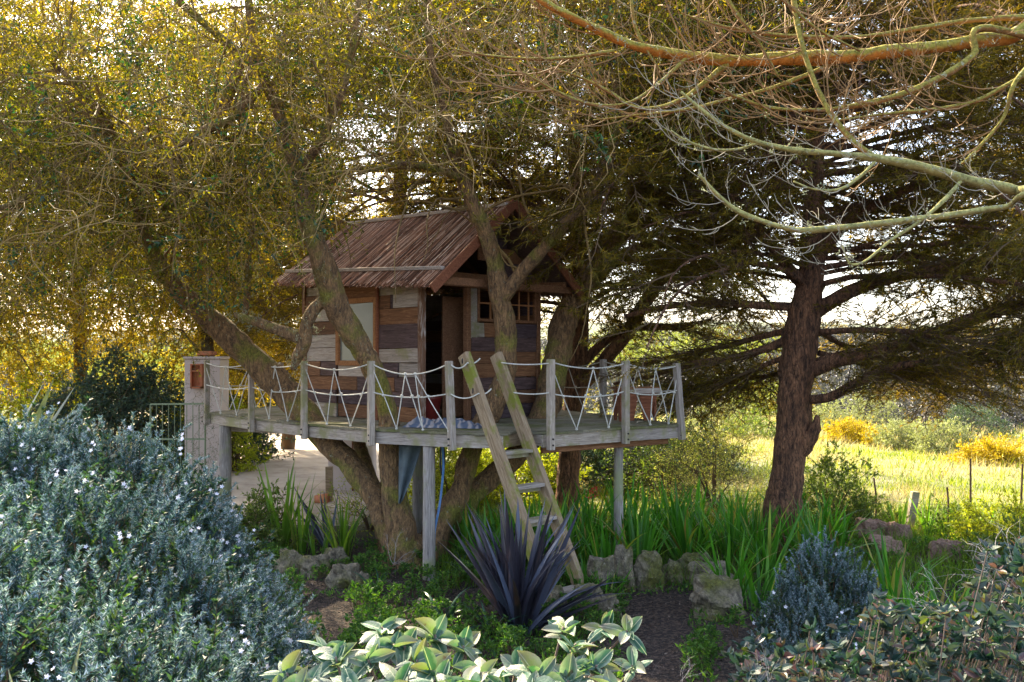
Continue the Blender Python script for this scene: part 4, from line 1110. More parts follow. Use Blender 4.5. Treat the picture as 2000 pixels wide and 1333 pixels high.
pine('pine_tree', None, [(1106,985,15.5,28),(1112,900,15.5,26),(1120,800,15.5,25),(1126,700,15.5,24),(1132,600,15.5,22),(1130,480,15.5,19),(1124,350,15.5,16),(1120,200,15.5,12),(1120,0,15.5,8)],
     'slimmer pine with reddish bark standing right behind the hut and deck',
     [[(1128,760,15.5,15),(1180,705,15.3,14),(1225,650,15,14),(1260,590,14.8,13),(1305,530,14.6,11),(1370,470,14.4,9),(1430,440,14.2,6)],
      [(1128,720,15.5,10),(1190,660,15.3,9),(1250,640,15,8),(1340,640,14.8,6)],
      [(1130,560,15.5,12),(1060,520,15.3,10),(980,500,15.1,9),(880,470,14.9,6)]],
     80, 3.3, 10.2, (2.4, 5.2), azs, 0, 5, per=15)
# pine crown behind and left of the hut, trunk hidden behind it
pine('pine_tree', None, [(770,905,19,24),(775,800,19,22),(778,600,19,20),(780,400,19,16),(785,200,19,12),(790,0,19,8)],
     'dark pine farther back whose crown shows just over the hut roof', [], 80, 4.2, 11, (2.4, 5.6), azs, 0, 6, per=15)
pine('pine_tree', None, [(2230,870,17.5,26),(2235,700,17.5,24),(2240,400,17.5,20),(2240,100,17.5,14),(2240,-200,17.5,8)],
     'pine beyond the right edge whose boughs fill the top right corner', [], 70, 5.0, 12, (3, 5.6), azs, 0, 8, per=15)
# ---------------------------------------------------------------- leafy trees behind, sunlit golden
T_GOLD = [spray_template(1.3, 6, 80, .10, .030, r=.006) for _ in range(5)]
def leafy_tree(x, y, h, r, leafm, label, group=None, nspr=420, name='leafy_tree', zlo=.25, temps=None, droop=-.5, barkm=None):
    z0 = ground_z(x, y); o = empty(name, (x, y, z0), label, 'tree', group)
    mb = MB(); tube(mb, [(0, 0, -.4, .22), (.1, 0, h*.2, .17), (-.1, .1, h*.5, .12), (.1, 0, h*.85, .04)], 9, 6, rough=.15, seed=x)
    mb.build('trunk', barkm or BARK_DARK, o, smooth_=True)
    cr = MB(); lb = MB(); curves = []
    for k in range(26):
        z = h*rng.uniform(.2, .75); a = rng.uniform(0, 6.283); d = np.array([math.cos(a), math.sin(a), rng.uniform(0, .7)])
        curves.append(secondary(lb, np.array([0, 0, z]), d, r*rng.uniform(.6, 1.05), .05, .4, 6, .3))
    V, T, M = lb.arrays(); tag(MB().add(V, T, M).build('limbs', barkm or BARK_DARK, o), kind='stuff')
    th = rng.uniform(0, 6.283, nspr); u = rng.uniform(-1, 1, nspr); rr = rng.uniform(.45, 1.05, nspr)
    s = np.sqrt(1-u*u); pos = np.stack([np.cos(th)*s*r*rr, np.sin(th)*s*r*rr, h*(zlo+(1-zlo)*.5)+u*h*(1-zlo)*.5*rr], 1)
    bump_ = np.array([noise.noise(Vector(p*.5)+Vector((x, y, 0))) for p in pos]); pos *= (1+.25*bump_)[:, None]; keep = bump_ > -.25; pos = pos[keep]
    pos = np.concatenate([pos, spawn(curves, 6)[0]])
    D = unit(pos-np.array([0, 0, h*.5]))*.6+rng.normal(size=pos.shape)*.5+[0, 0, droop]
    gscatter('crown', temps or T_GOLD, [BARK_TWIG, leafm], pos, D, rng.uniform(.7, 1.3, len(pos)), o)
    return o
for i, (px, Y, h, r, lab, zl) in enumerate(((-120, 21, 12.5, 3.2, 'golden backlit tree at the far left edge behind the silvery shrub', .13), (150, 24, 13.5, 3.8, 'golden backlit tree above the dark round bush at the left', .18), (400, 23, 11.5, 3.1, 'golden backlit tree right behind the tall plaster pillar', .22), (560, 26, 8.5, 2.8, 'golden backlit tree seen past the left end of the hut', .22))):
    leafy_tree((px-1000)*Y/F, Y, h, r, LEAF_GOLD, lab, 'golden trees behind the gate', 1900, zlo=zl)
LEAF_MID = leaf_mat('leaf_mid', [(0, (.07, .08, .02)), (1, (.20, .18, .05))], .5, (2, 1.7, .5))
for i, (px, Y, h, r, lab) in enumerate(((1000, 27, 10.5, 3.6, 'tall olive-green tree far behind the hut roof'),)):
    leafy_tree((px-1000)*Y/F, Y, h, r, LEAF_MID, lab, 'tall trees behind the pines', 700, zlo=.42)
# ---------------------------------------------------------------- overhanging branches from the right
OV_ = [
 [(2080,60,5.2,17),(1960,75,5.1,17),(1850,88,5.0,17),(1750,100,4.95,17),(1640,112,4.9,17),(1530,115,4.85,16),(1420,118,4.8,16),(1330,108,4.75,14),(1240,90,4.7,12),(1160,55,4.65,10),(1080,15,4.6,9),(1010,-30,4.6,8)],
 [(2080,400,4.3,13),(1980,372,4.3,13),(1900,355,4.25,12),(1830,335,4.2,12),(1760,318,4.2,11),(1700,308,4.2,10),(1620,300,4.2,8),(1560,295,4.2,8),(1480,278,4.2,7),(1420,250,4.2,6),(1370,215,4.2,5),(1330,180,4.2,3)],
 [(2080,395,4.0,7),(1960,405,4.0,7),(1860,420,4.0,7),(1780,430,4.0,8),(1690,440,3.95,8),(1610,448,3.9,8),(1560,450,3.9,7),(1500,436,3.9,7),(1440,412,3.9,7),(1400,380,3.9,6),(1366,342,3.9,4)],
 [(1715,312,4.2,8),(1670,280,4.25,9),(1635,240,4.3,8),(1612,205,4.35,7),(1590,160,4.4,7),(1570,100,4.45,7),(1556,40,4.5,7),(1545,-40,4.55,7)],
 [(1960,60,5.0,8),(1900,110,4.9,8),(1840,150,4.8,8),(1760,185,4.75,7),(1680,205,4.7,7),(1600,215,4.7,5),(1500,210,4.7,4),(1400,175,4.7,3)],
 [(1420,125,4.8,9),(1385,155,4.8,8),(1340,190,4.8,7),(1290,210,4.8,6),(1240,210,4.8,5),(1190,180,4.8,4),(1130,150,4.8,3),(1070,130,4.8,2)],
 [(1635,120,4.9,6),(1580,145,4.9,6),(1500,175,4.9,5),(1420,195,4.9,5),(1340,215,4.9,4),(1250,225,4.9,3),(1160,235,4.9,2)],
 [(1200,100,4.7,5),(1120,112,4.65,4),(1050,116,4.6,4),(960,110,4.6,3),(880,95,4.6,2)],
 [(1480,280,4.2,4),(1440,292,4.2,4),(1390,292,4.15,3.5),(1340,275,4.1,3),(1310,255,4.1,2)],
 [(1710,315,4.2,4),(1680,345,4.15,4),(1640,370,4.1,3.5),(1590,370,4.1,3),(1550,355,4.1,2)],
 [(1880,350,4.25,5),(1850,385,4.1,5),(1800,430,4.0,4),(1740,470,3.95,3.5),(1690,510,3.9,3),(1660,515,3.9,2.5),(1645,480,3.9,2)],
 [(2090,95,4.7,8),(1960,170,4.6,6),(1900,200,4.6,5),(1820,215,4.6,5),(1740,222,4.6,4),(1640,235,4.6,3)],
 [(2090,60,4.7,8),(1990,150,4.5,6),(1960,230,4.5,5),(1910,290,4.5,4),(1880,320,4.5,3)],
 [(1330,25,4.6,1.5),(1370,40,4.6,3),(1450,60,4.7,4),(1560,72,4.8,5),(1680,72,4.9,5),(1800,55,5,6),(1900,40,5.1,7),(2090,30,5.2,9)],
 [(1500,-30,4.5,5),(1540,10,4.5,5),(1600,60,4.5,4),(1680,100,4.5,3)],
 [(1400,-40,4.6,5),(1440,30,4.6,5),(1480,80,4.6,4),(1520,150,4.6,3)],
 [(1230,-40,4.7,4),(1240,50,4.7,4),(1270,110,4.7,3),(1300,150,4.7,2)],
 [(1340,115,4.75,6),(1290,160,4.6,5),(1230,200,4.5,4),(1160,205,4.5,4),(1090,180,4.5,3),(1020,140,4.5,2)],
]
oh_base = Vector((4.6, 5.6, ground_z(4.6, 5.6)))
oh = empty('overhanging_tree', oh_base, 'half-bare tree reaching in from the right with orange and lichen-green branches', 'tree')
mb = MB(); tube(mb, [(0, 0, -.3, .2), (.1, .0, 1.2, .17), (0, -.1, 2.6, .15), (.1, 0, 4.2, .12), (0, 0, 6, .05)], 12, 6, rough=.15); mb.build('trunk', BARK_OLD, oh, smooth_=True)
ovp = [px_path([(a_, b_, c_, r_*.78) for a_, b_, c_, r_ in q]) for q in OV_]
for i, q in enumerate(ovp):
    if q[0][0] > 2.0 and i in (0, 1, 2, 4): q = [(4.6, 5.6, q[0][2]-.3, q[0][3]*1.2)]+q
    mb = MB(); tube(mb, loc_(q, oh), 10, 9, rough=.30, seed=i); mb.build('branch', BARK_BRANCH if i in (0,) else BARK_LICHEN if i in (1, 2, 8, 9, 10) else BARK_BROWN, oh, smooth_=True)
# upturned side twigs
def hook_template():
    mb = MB(); a = rng.uniform(.8, 1.6)
    C = []; p = np.zeros(3); d = np.array([0, 0, 1.]); ax = np.array([1, 0, 0.])
    for i in range(8):
        C.append(p.copy()); p = p+d*.09; d = unit(d+ax*a*.17+rng.normal(size=3)*.06)
    C = np.array(C); twig_tube(mb, C, .0045, .002, sides=4)
    for k in range(5):
        q, e = at_curve(C, np.array([rng.uniform(.3, .95)])); c = [q[0]]; dd = unit(e+rng.normal(size=(1, 3))*.8)[0]; l = rng.uniform(.08, .28)
        for i in range(4): dd = unit(dd+ax*.25+rng.normal(size=3)*.2); c.append(c[-1]+dd*l/4)
        twig_tube(mb, np.array(c), .003, .0015, sides=3)
    return mb.arrays()
T_HOOK = [hook_template() for _ in range(8)]
def add_hooks(name, idx, n, m, s0, s1, t0=.05):
    pp, tt = pts_along([ovp[i] for i in idx], n, t0, 1); Dn = unit(tt*rng.uniform(.5, 1.2, (n, 1))+rng.normal(size=(n, 3))*.55+[-.35, 0, -.22])
    # roll: the hook bends towards template x, send that up
    roll = np.cross(Dn, np.cross(np.array([0, 0, 1.])+rng.normal(size=(n, 3))*.4, Dn))
    roll = np.cross(np.array([[0, 0, 1.]])+rng.normal(size=(n, 3))*.35, Dn)
    X = unit(np.cross(np.cross(Dn, roll), Dn))
    Rm_roll = np.cross(Dn, unit(np.array([[0, 0, 1.]])+rng.normal(size=(n, 3))*.3))
    gscatter(name, T_HOOK, [m], pp-np.array(oh.location), Dn, rng.uniform(s0, s1, n), oh, roll=Rm_roll)
add_hooks('side_twigs', [0, 3, 4, 5, 6, 7, 11, 12, 13, 14, 15, 16, 17], 170, plain('twig_tan', (.24, .135, .05), .85, 0, 4, .35), .35, 1.15)
add_hooks('lichened_twigs', [1, 2, 8, 9, 10], 60, plain('twig_lichen', (.34, .30, .22), .9, 0, 8, .25), .25, .6)
# lichen tufts along the twigs
li = MB(); lp, lt = pts_along([ovp[i] for i in (0, 1, 2, 4, 8, 9, 10, 11, 12)], 200, 0, 1); lp = lp+rng.normal(size=lp.shape)*.02-np.array(oh.location)
for p in lp:
    k = 10; leaves(li, np.repeat(p[None], k, 0)+rng.normal(size=(k, 3))*.008, rng.normal(size=(k, 3)), rng.uniform(.006, .018, k), rng.uniform(.003, .006, k), 0)
tag(li.build('lichen', LICHEN, oh), kind='stuff')
# ================================================================ UNDERGROWTH
def ground_hit(px, py):
    Y = 1.2
    while Y < 120:
        x = (px-1000)*Y/F
        if CZ-(py-HZ)*Y/F <= ground_z(x, Y): break
        Y += .04
    return x, Y, ground_z(x, Y)
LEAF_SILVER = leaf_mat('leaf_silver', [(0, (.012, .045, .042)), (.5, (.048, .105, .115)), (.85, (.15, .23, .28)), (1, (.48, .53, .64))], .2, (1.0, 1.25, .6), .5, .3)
LEAF_SILVER_SHADE = leaf_mat('leaf_silver_shade', [(0, (.015, .04, .03)), (.8, (.045, .085, .06)), (1, (.12, .17, .03))], .3, (1.5, 1.8, .4))  # inner leaves coloured dark to stand in for shade in the gaps
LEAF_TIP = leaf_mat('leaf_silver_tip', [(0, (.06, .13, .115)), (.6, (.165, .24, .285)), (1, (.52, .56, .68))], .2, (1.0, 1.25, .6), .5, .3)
PETAL = leaf_mat('white_petal', [(0, (.70, .68, .78)), (1, (.85, .83, .9))], .3, (1, 1, 1))
FLAX_DARK = leaf_mat('flax_dark', [(0, (.030, .028, .038)), (.6, (.060, .055, .075)), (1, (.085, .105, .16))], .08, (1.5, 1.1, .9), .28, .6, by='object')
FLAX_GREEN = leaf_mat('flax_green', [(0, (.07, .15, .02)), (.7, (.16, .27, .04)), (.9, (.32, .36, .06)), (1, (.12, .08, .05))], .5, (1.5, 1.8, .35), .4, .4, by='object')
FLAX_PALE = leaf_mat('flax_pale', [(0, (.14, .16, .10)), (1, (.30, .30, .20))], .3, (1.3, 1.4, .5), .35, .5, by='object')
IRIS = leaf_mat('iris_green', [(0, (.04, .13, .015)), (.6, (.08, .22, .03)), (.9, (.16, .32, .04)), (.94, (.35, .32, .06)), (1, (.22, .14, .06))], .5, (1.2, 1.7, .35), .4, .4, by='object')
COVER = leaf_mat('cover_green', [(0, (.03, .08, .02)), (.6, (.08, .17, .03)), (1, (.18, .28, .04))], .4, (1.3, 1.6, .4))
DARKG = leaf_mat('strap_dark_green', [(0, (.02, .06, .04)), (1, (.05, .12, .08))], .3, (1.2, 1.5, .6), .3, .5, by='object')
def shoot_template(L=.21, n=150, ll=.023, lw=.0046, m=0):
    mb = MB(); C = curve_template(L, 4, wig=.25); ribbon(mb, C, .003, 2)
    t = np.concatenate([rng.uniform(.12, 1, n-10), np.full(10, .99)]); p, d = at_curve(C, t)
    a = rng.uniform(0, 6.283, n); side = np.stack([np.cos(a), np.sin(a), np.zeros(n)], 1)
    needles(mb, p, d*.9+side*rng.uniform(.8, 1.6, n)[:, None], ll*rng.uniform(.7, 1.2, n)*(1.15-.45*t), lw, np.where((t > .72) & (m == 0), 3, m))
    return mb.arrays()
T_SHOOT = [shoot_template() for _ in range(6)]
T_SHOOTI = [shoot_template(.24, 70, .03, .009, m=1) for _ in range(3)]
def flower_mesh(r=.02):
    mb = MB()
    for k in range(5):
        a = k*1.2566; 
        leaves(mb, [[0, 0, 0]], [[math.cos(a), math.sin(a), .35]], r, r*.62, 0, .1, N=np.array([[0, 0, 1.]]))
    return mb.mesh('flower', [PETAL])
FLOWER = flower_mesh()
def silver_shrub(name, label, ells, nsh, nfl, upbias=.8, scale=(.8, 1.3), Lst=True):
    c0 = ells[0]; x0 = sum(e[0] for e in ells)/len(ells); y0 = sum(e[1] for e in ells)/len(ells)
    o = empty(name, (x0, y0, ground_z(x0, y0)), label, 'shrub'); ol_ = np.array(o.location)
    pos = []; D = []
    area = np.array([e[3]*e[4] for e in ells]); area /= area.sum()
    while len(pos) < nsh:
        k = rng.choice(len(ells), p=area); ex, ey, zt, r, h = ells[k]
        v = unit(rng.normal(size=3)); 
        if v[2] < -.95: continue
        depth = 1-abs(rng.normal())*.11
        p = np.array([ex, ey, zt-h])+v*np.array([r, r, h])*depth*(1+.12*noise.noise(Vector(v*3+k)))
        if any((((p[0]-e[0])/e[3])**2+((p[1]-e[1])/e[3])**2+((p[2]-e[2]+e[4])/e[4])**2) < .62 for e in ells): continue
        if p[2] < ground_z(p[0], p[1]): continue
        if noise.noise(Vector(p*2.6)) < -.34 or noise.noise(Vector(p*5.5)) < -.38: continue
        pos.append(p); D.append(unit(v*.8+np.array([0, 0, upbias])+rng.normal(size=3)*.25))
    pos = np.array(pos); D = np.array(D); n = len(pos)
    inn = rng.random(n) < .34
    SM = [LEAF_SILVER, LEAF_SILVER_SHADE, BARK_DARK, LEAF_TIP]
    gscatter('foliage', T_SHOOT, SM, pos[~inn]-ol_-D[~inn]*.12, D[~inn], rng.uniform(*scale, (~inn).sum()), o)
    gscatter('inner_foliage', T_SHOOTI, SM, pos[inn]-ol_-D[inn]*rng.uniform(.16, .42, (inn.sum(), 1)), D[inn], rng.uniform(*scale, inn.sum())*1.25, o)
    st = MB()
    for k in range(0, len(pos), 40):
        e = pos[k]-ol_; b0 = np.array([e[0]*.35, e[1]*.35, -.1]); mid = (b0+e)/2+rng.normal(size=3)*.08
        tube(st, [(*b0, .012), (*mid, .008), (*(e-D[k]*.1), .003)], 4, 3, cap=False)
    tag(st.build('stems', BARK_DARK, o), kind='stuff')
    cand = [k for k in range(len(pos)) if D[k][1] < .5]
    for k in rng.choice(cand, nfl, replace=False):
        for q in range(rng.integers(1, 4)):
            p = pos[k]-ol_+D[k]*rng.uniform(.05, .14)+rng.normal(size=3)*.018+np.array([0, -.02, 0])
            f = link('flower', FLOWER, o, p, Vector((rng.normal()*.3, -.8+rng.normal()*.3, .5)).to_track_quat('Z', 'Y').to_euler(), rng.uniform(.5, .85)*min(1.2, .45+.12*p[1]+.12*o.location.y))
    return o
EL = []
for px, Y, yt, r in ((50,5.0,825,.95),(215,5.2,840,.8),(335,5.4,935,.64),(420,5.5,1030,.56),(478,5.2,1140,.42),(150,4.2,930,.8),(310,4.2,1060,.68),(440,4.3,1180,.44),(-110,4.6,830,.9),(100,3.4,1065,.65),(310,3.4,1205,.48),(450,3.6,1265,.34),(40,2.8,1150,.5),(190,2.85,1210,.42),(350,3.0,1295,.32),(-60,3.2,1000,.6)):
    zt = CZ-(yt-HZ)*Y/F; EL.append(((px-1000)*Y/F, Y, zt, r, min(1.1, zt-ground_z((px-1000)*Y/F, Y)+.05)))
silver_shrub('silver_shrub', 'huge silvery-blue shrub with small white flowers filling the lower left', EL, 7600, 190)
EL = []
for px, Y, yt, r in ((1600,7.2,1052,.34),(1530,7.1,1120,.26),(1665,7.2,1090,.3),(1590,6.8,1150,.36)):
    zt = CZ-(yt-HZ)*Y/F; EL.append(((px-1000)*Y/F, Y, zt, r, min(.9, zt-ground_z((px-1000)*Y/F, Y)+.05)))
silver_shrub('silver_shrub', 'smaller blue-grey upright shrub beside the irises at the lower right', EL, 1300, 14, 1.5, (.7, 1.1))
EL = [((500-1000)*5.0/F, 4.9, 1.35, .2, .5), ((560-1000)*5.6/F, 5.5, .95, .22, .4)]
silver_shrub('silver_shrub', 'little silvery shrub at the right foot of the huge flowering one', EL, 330, 2, .9)

# ---------------- strap-leaved plants: every blade a part
def blade_mesh(w, bend, m, name, segs=7, fold=.25, taper=.5):
    V = []; T = []
    for i in range(segs+1):
        t = i/segs; z = math.sin(t*bend)/bend if bend > .01 else t; x = (1-math.cos(t*bend))/bend if bend > .01 else 0
        ww = w*.5*(min(1, .55+t*1.6))*(1-max(0, (t-taper)/(1-taper))**1.6)+.0006
        V += [(x, -ww, z), (x-ww*fold*2, 0, z), (x, ww, z)]
    for i in range(segs):
        a = 3*i; T += [(a, a+3, a+4), (a, a+4, a+1), (a+1, a+4, a+5), (a+1, a+5, a+2)]
    return MB().add(V, T).mesh(name, [m], True)
def strap_plant(name, x, y, n, L, meshes, label, cat, group=None, tilt=(.05, .7), spread=.08, az=None, zoff=0):
    o = empty(name, (x, y, ground_z(x, y)+zoff), label, cat, group)
    for i in range(n):
        a = rng.uniform(0, 6.283) if az is None else rng.normal(az[0], az[1])
        tl = rng.uniform(*tilt)*(.4+.6*rng.random()); s = rng.uniform(*L)
        r = spread*rng.random()
        b = link('leaf', meshes[rng.integers(len(meshes))], o, (r*math.cos(a), r*math.sin(a), -.03), None, s)
        b.rotation_euler = (Matrix.Rotation(a, 3, 'Z') @ Matrix.Rotation(tl, 3, 'Y') @ Matrix.Rotation(rng.uniform(-1, 1)*1.1, 3, 'Z') ).to_euler()
    return o
B_IRIS = [blade_mesh(.042, b_, IRIS, 'iris_blade') for b_ in (.05, .3, .5, .8, 1.2)]
B_DARK = [blade_mesh(.062, b_, FLAX_DARK, 'dark_blade', fold=.5, taper=.35) for b_ in (.02, .12, .25, .45, .8)]
B_GREEN = [blade_mesh(.045, b_, FLAX_GREEN, 'green_blade', taper=.3) for b_ in (.05, .2, .4, .9)]
B_PALE = [blade_mesh(.06, b_, FLAX_PALE, 'pale_blade', fold=.4) for b_ in (.1, .3, .6)]
B_STRAP = [blade_mesh(.05, b_, DARKG, 'strap_blade') for b_ in (1.2, 1.7, 2.1)]
x, y, z = ground_hit(1012, 1235)
strap_plant('dark_flax', x, y, 62, (.95, 1.45), B_DARK, 'big dark purple flax with sword leaves at the foot of the ladder', 'flax', tilt=(.0, .72), spread=.10)
strap_plant('dark_flax', x+.05, y-.05, 12, (.9, 1.2), B_DARK, 'low sprawling dark flax blades at the right foot of the big purple flax', 'flax', tilt=(.9, 1.25), spread=.05, az=(.1, .5))
for px, py, n, L, lab in ((552, 1075, 16, (.9, 1.35), 'tall light-green flax clump standing before the sandy drive'), (588, 1082, 14, (.8, 1.35), 'light-green flax clump just right of the tallest one by the drive'), (622, 1092, 10, (.4, .75), 'small yellow-green flax fan low between the two larger flaxes'), (672, 1095, 30, (.7, 1.2), 'green and brown flax clump beside the left-leaning trunk')):
    x, y, z = ground_hit(px, py); strap_plant('green_flax', x, y, n, L, B_GREEN, lab, 'flax', tilt=(0, .42), spread=.10)
x, y, z = ground_hit(640, 1070); strap_plant('dark_flax', x, y, 7, (.8, 1.1), B_DARK, 'few dark sprawling flax blades between the green flaxes by the drive', 'flax', tilt=(.5, 1.0), az=(2.6, .5))
strap_plant('pale_flax', -3.75, 6.2, 16, (1.0, 1.5), B_PALE, 'pale grey-green flax behind the huge silvery shrub at the left edge', 'flax', tilt=(.35, 1.0), az=(.2, .8), zoff=1.1)
strap_plant('pale_flax', -1.33, 2.55, 5, (.42, .62), B_PALE, 'two-tone flax blades poking up at the bottom left corner', 'flax', tilt=(.05, .4), zoff=.45)
IR = [(915,11.8),(950,11.0),(985,11.6),(1030,12.2),(1065,11.3),(1100,10.8),(1120,12.4),(1150,11.2),(1185,10.5),(1200,12.2),(1235,11.5),(1248,10.7),(1280,12.6),(1322,11.9),(1345,11.2),(1385,12.4),(1425,11.5),(1470,12.3),(1480,11.2),(1500,10.6),(1590,12.0),(1625,12.7),(1640,11.9),(1600,11.1),(1560,11.6),(1260,12.0),(1160,12.8),(1310,13),(1000,12.7),(1090,13),(1222,13.2),(1360,13.2),(1440,13.2)]
def iris_label(px, Y):
    row = 'front' if Y < 11.15 else 'middle' if Y < 12.35 else 'back'
    for lim, mark in ((935, 'just right of the old tree stems'), (1005, 'left of the ladder'), (1075, 'behind the ladder treads'), (1115, 'before the slim pine'), (1172, 'right of the ladder foot'), (1212, 'left of the right round post'), (1255, 'beside the right round post'), (1300, 'behind the upright rocks'), (1352, 'behind the small round rock'), (1400, 'between post and big pine'), (1450, 'behind the pale lichened rock'), (1505, 'left of the big pine trunk'), (1575, 'at the big pine foot'), (1615, 'right beside the big pine trunk'), (9999, 'right of the big pine')):
        if px < lim: return f'iris clump in the {row} row of the bed {mark}'
for px, Y in IR:
    strap_plant('iris_clump', (px-1000)*Y/F, Y, int(rng.integers(22, 34)), (rng.uniform(.45, .75), rng.uniform(.95, 1.15)), B_IRIS, iris_label(px, Y), 'iris', 'iris clumps behind the stone edging', tilt=(0, rng.uniform(.4, .75)), spread=.10)
for px, Y, n, L, lab in ((1140,10.0,20,(.35,.6),'short iris clump right at the foot of the ladder'),(1178,9.75,16,(.35,.6),'short iris clump over the grey rock right of the ladder foot'),(1432,9.5,26,(.6,1.0),'iris clump spilling over the stones right of the pair of upright rocks'),(1480,9.4,22,(.5,.9),'iris clump just left of the smaller blue-grey shrub'),(1745,9.2,20,(.6,.95),'iris clump in front of the reddish rocks right of the blue-grey shrub'),(1800,8.0,28,(.6,.9),'thick upright iris clump at the right among the purple-leaved shrub'),(1850,8.3,16,(.6,.85),'iris clump just behind the purple-leaved shrub at the right'),(1690,6.3,16,(.4,.65),'short iris clump low between the blue-grey and the purple-leaved shrub'),(1540,13.2,16,(.7,1.0),'iris clump right behind the big pine trunk')):
    strap_plant('iris_clump', (px-1000)*Y/F, Y, n, L, B_IRIS, lab, 'iris', tilt=(0, .5), spread=.13)
for px, Y, lab in ((1758,13.6,'dark spiky clump left of the thick fence post'),(1812,13.7,'dark spiky clump right of the thick fence post'),(1935,13.2,'dark spiky clump near the tall crooked stake')):
    strap_plant('spiky_clump', (px-1000)*Y/F, Y, 14, (.45, .8), B_GREEN, lab, 'plant', tilt=(0, .5))
for px, py, lab in ((905,1130,'dark arching strap-leaved plant right of the near round post'),(735,1160,'dark arching strap-leaved plant left of the near round post'),(960,1240,'dark arching strap-leaved plant left of the big purple flax'),(870,1215,'dark arching strap-leaved plant below the near round post')):
    x, y, z = ground_hit(px, py); strap_plant('strap_leaved_plant', x, y, 16, (.3, .55), B_STRAP, lab, 'plant', tilt=(.0, .8), spread=.05)
# red flowers above the irises
mb = MB(); x, y = (1160-1000)*12.4/F, 12.4; z0 = CZ-(965-HZ)*12.4/F
tube(mb, [(0, 0, -.9, .006), (.02, 0, -.3, .005), (0, 0, .05, .003)], 4, 3)
for k in range(9): leaves(mb, [[rng.normal()*.05, rng.normal()*.03, rng.uniform(-.05, .09)]]*4, rng.normal(size=(4, 3)), .05, .025, 1)
tag(mb.build('red_flower', [COVER, plain('red_petal', (.55, .05, .02), .6)], loc=(x, y, z0)), 'red flower spike above the irises beside the pine behind the hut', 'flower')

# ---------------- rocks
ROCK = bark_mat('rock', (.075, .062, .045), (.25, .21, .145), moss=(.13, .13, .025), moss_amt=.45, scale=5, stretch=1, lichen=(.30, .28, .22), dist=.010, crack=.1)
ROCKR = bark_mat('rock_reddish', (.18, .10, .075), (.30, .20, .155), scale=5, stretch=1, dist=.008, crack=.1)
import bmesh
def rock(px, py, wpx, hpx, label, m=None, flat=1.0):
    x, y, z = ground_hit(px, py); s = y/F
    bm = bmesh.new(); bmesh.ops.create_icosphere(bm, subdivisions=4, radius=.5)
    sd_ = rng.uniform(0, 50)
    for v in bm.verts:
        c = v.co; q = c.normalized(); 
        k = 1+.34*noise.noise(q*1.7+Vector((sd_, 0, 0)))+.15*noise.noise(q*3.7+Vector((0, sd_, 0)))+.05*noise.noise(q*9+Vector((0, sd_, 0)))
        for ax in (Vector((.8, -.5, .3)), Vector((-.7, -.6, .1)), Vector((.1, -.8, .7)), Vector((0, 0, 1))):
            d = q.dot(ax.normalized()); 
            if d > .72: k *= .74/d+.02
        c.x, c.y, c.z = q.x*.5*k*wpx*s*1.02, q.y*.5*k*wpx*s*.8, q.z*.5*k*hpx*s*1.5
    me = bpy.data.meshes.new('rock'); bm.to_mesh(me); bm.free(); me.materials.append(m or ROCK)
    for p in me.polygons: p.use_smooth = False
    o = link('rock', me, None, (x, y+.1, z+hpx*s*.38), (0, 0, rng.uniform(-.4, .4)))
    return tag(o, label, 'rock')
for a in ((1222,1158,46,84,'tall narrow pale rock, left one of the upright pair in the stone edging'),(1270,1155,56,72,'broad mossy rock, right one of the upright pair in the stone edging'),(1318,1145,40,42,'small round rock right of the upright pair'),(1362,1128,75,40,'flat rock half hidden behind the small round rock'),(1392,1150,90,46,'pale lichened rock under the iris leaves at the bed edge'),(1405,1210,110,74,'largest dark mossy boulder beside the bare mulch',),(1175,1165,56,70,'grey rock between the ladder foot and the upright pair'),(1150,1200,60,55,'dark rock low at the right foot of the big purple flax'),(1192,1215,50,50,'dark rock at the left rim of the bare mulch'),
          (672,1150,64,44,'pale rounded rock in the ground cover left of the near round post'),(612,1128,60,40,'mossy flat rock behind the bare patch at the left'),(560,1125,50,44,'mossy rock at the right foot of the huge silvery shrub'),(706,1158,30,34,'small yellowish rock beside the pale rounded one'),(832,1212,44,36,'small pale rock below the near round post'),(1085,1195,46,44,'rock behind the big purple flax by the ladder foot'),(650,1105,50,30,'low grey rock among the flax clumps')):
    rock(*a)
for a in ((1705,1058,60,40,'reddish grey rock behind the blue-grey shrub, left of its row'),(1738,1060,40,36,'dark purplish rock in the middle of the row behind the blue-grey shrub'),(1765,1064,44,36,'purplish rock at the right of the row behind the blue-grey shrub'),(1735,1092,90,36,'wide orange-brown rock under the row of purplish rocks'),(1650,1075,40,30,'small pinkish rock by the pine foot'),(1290,1050,44,36,'pinkish rock showing between the irises'),(1860,1100,70,40,'brownish rock behind the purple-leaved shrub')):
    rock(*a, m=ROCKR)

# ---------------- leafy ground plants
def cover_template(h=.22, ns=9, ll=.045, lw=.018, m=0):
    mb = MB()
    for k in range(ns):
        a = rng.uniform(0, 6.283); top = np.array([math.cos(a)*h*.5*rng.random(), math.sin(a)*h*.5*rng.random(), h*rng.uniform(.5, 1)])
        ribbon(mb, [[0, 0, -.03], top*.5+rng.normal(size=3)*.01, top], .003, 1)
        n = 11; b_ = rng.uniform(0, 6.283, n); el = rng.uniform(-.1, 1.0, n)
        D = np.stack([np.cos(b_)*np.cos(el), np.sin(b_)*np.cos(el), np.sin(el)], 1)
        leaves(mb, np.repeat(top[None], n, 0)-np.array([0, 0, 1.])*rng.uniform(0, .05, (n, 1)), D, ll*rng.uniform(.7, 1.2, n), lw, 0, .2)
    return mb.arrays()
T_COVER = [cover_template() for _ in range(5)]
COVER_ME = [MB().add(*t).mesh('leafy_plant', [COVER, BARK_DARK]) for t in T_COVER]
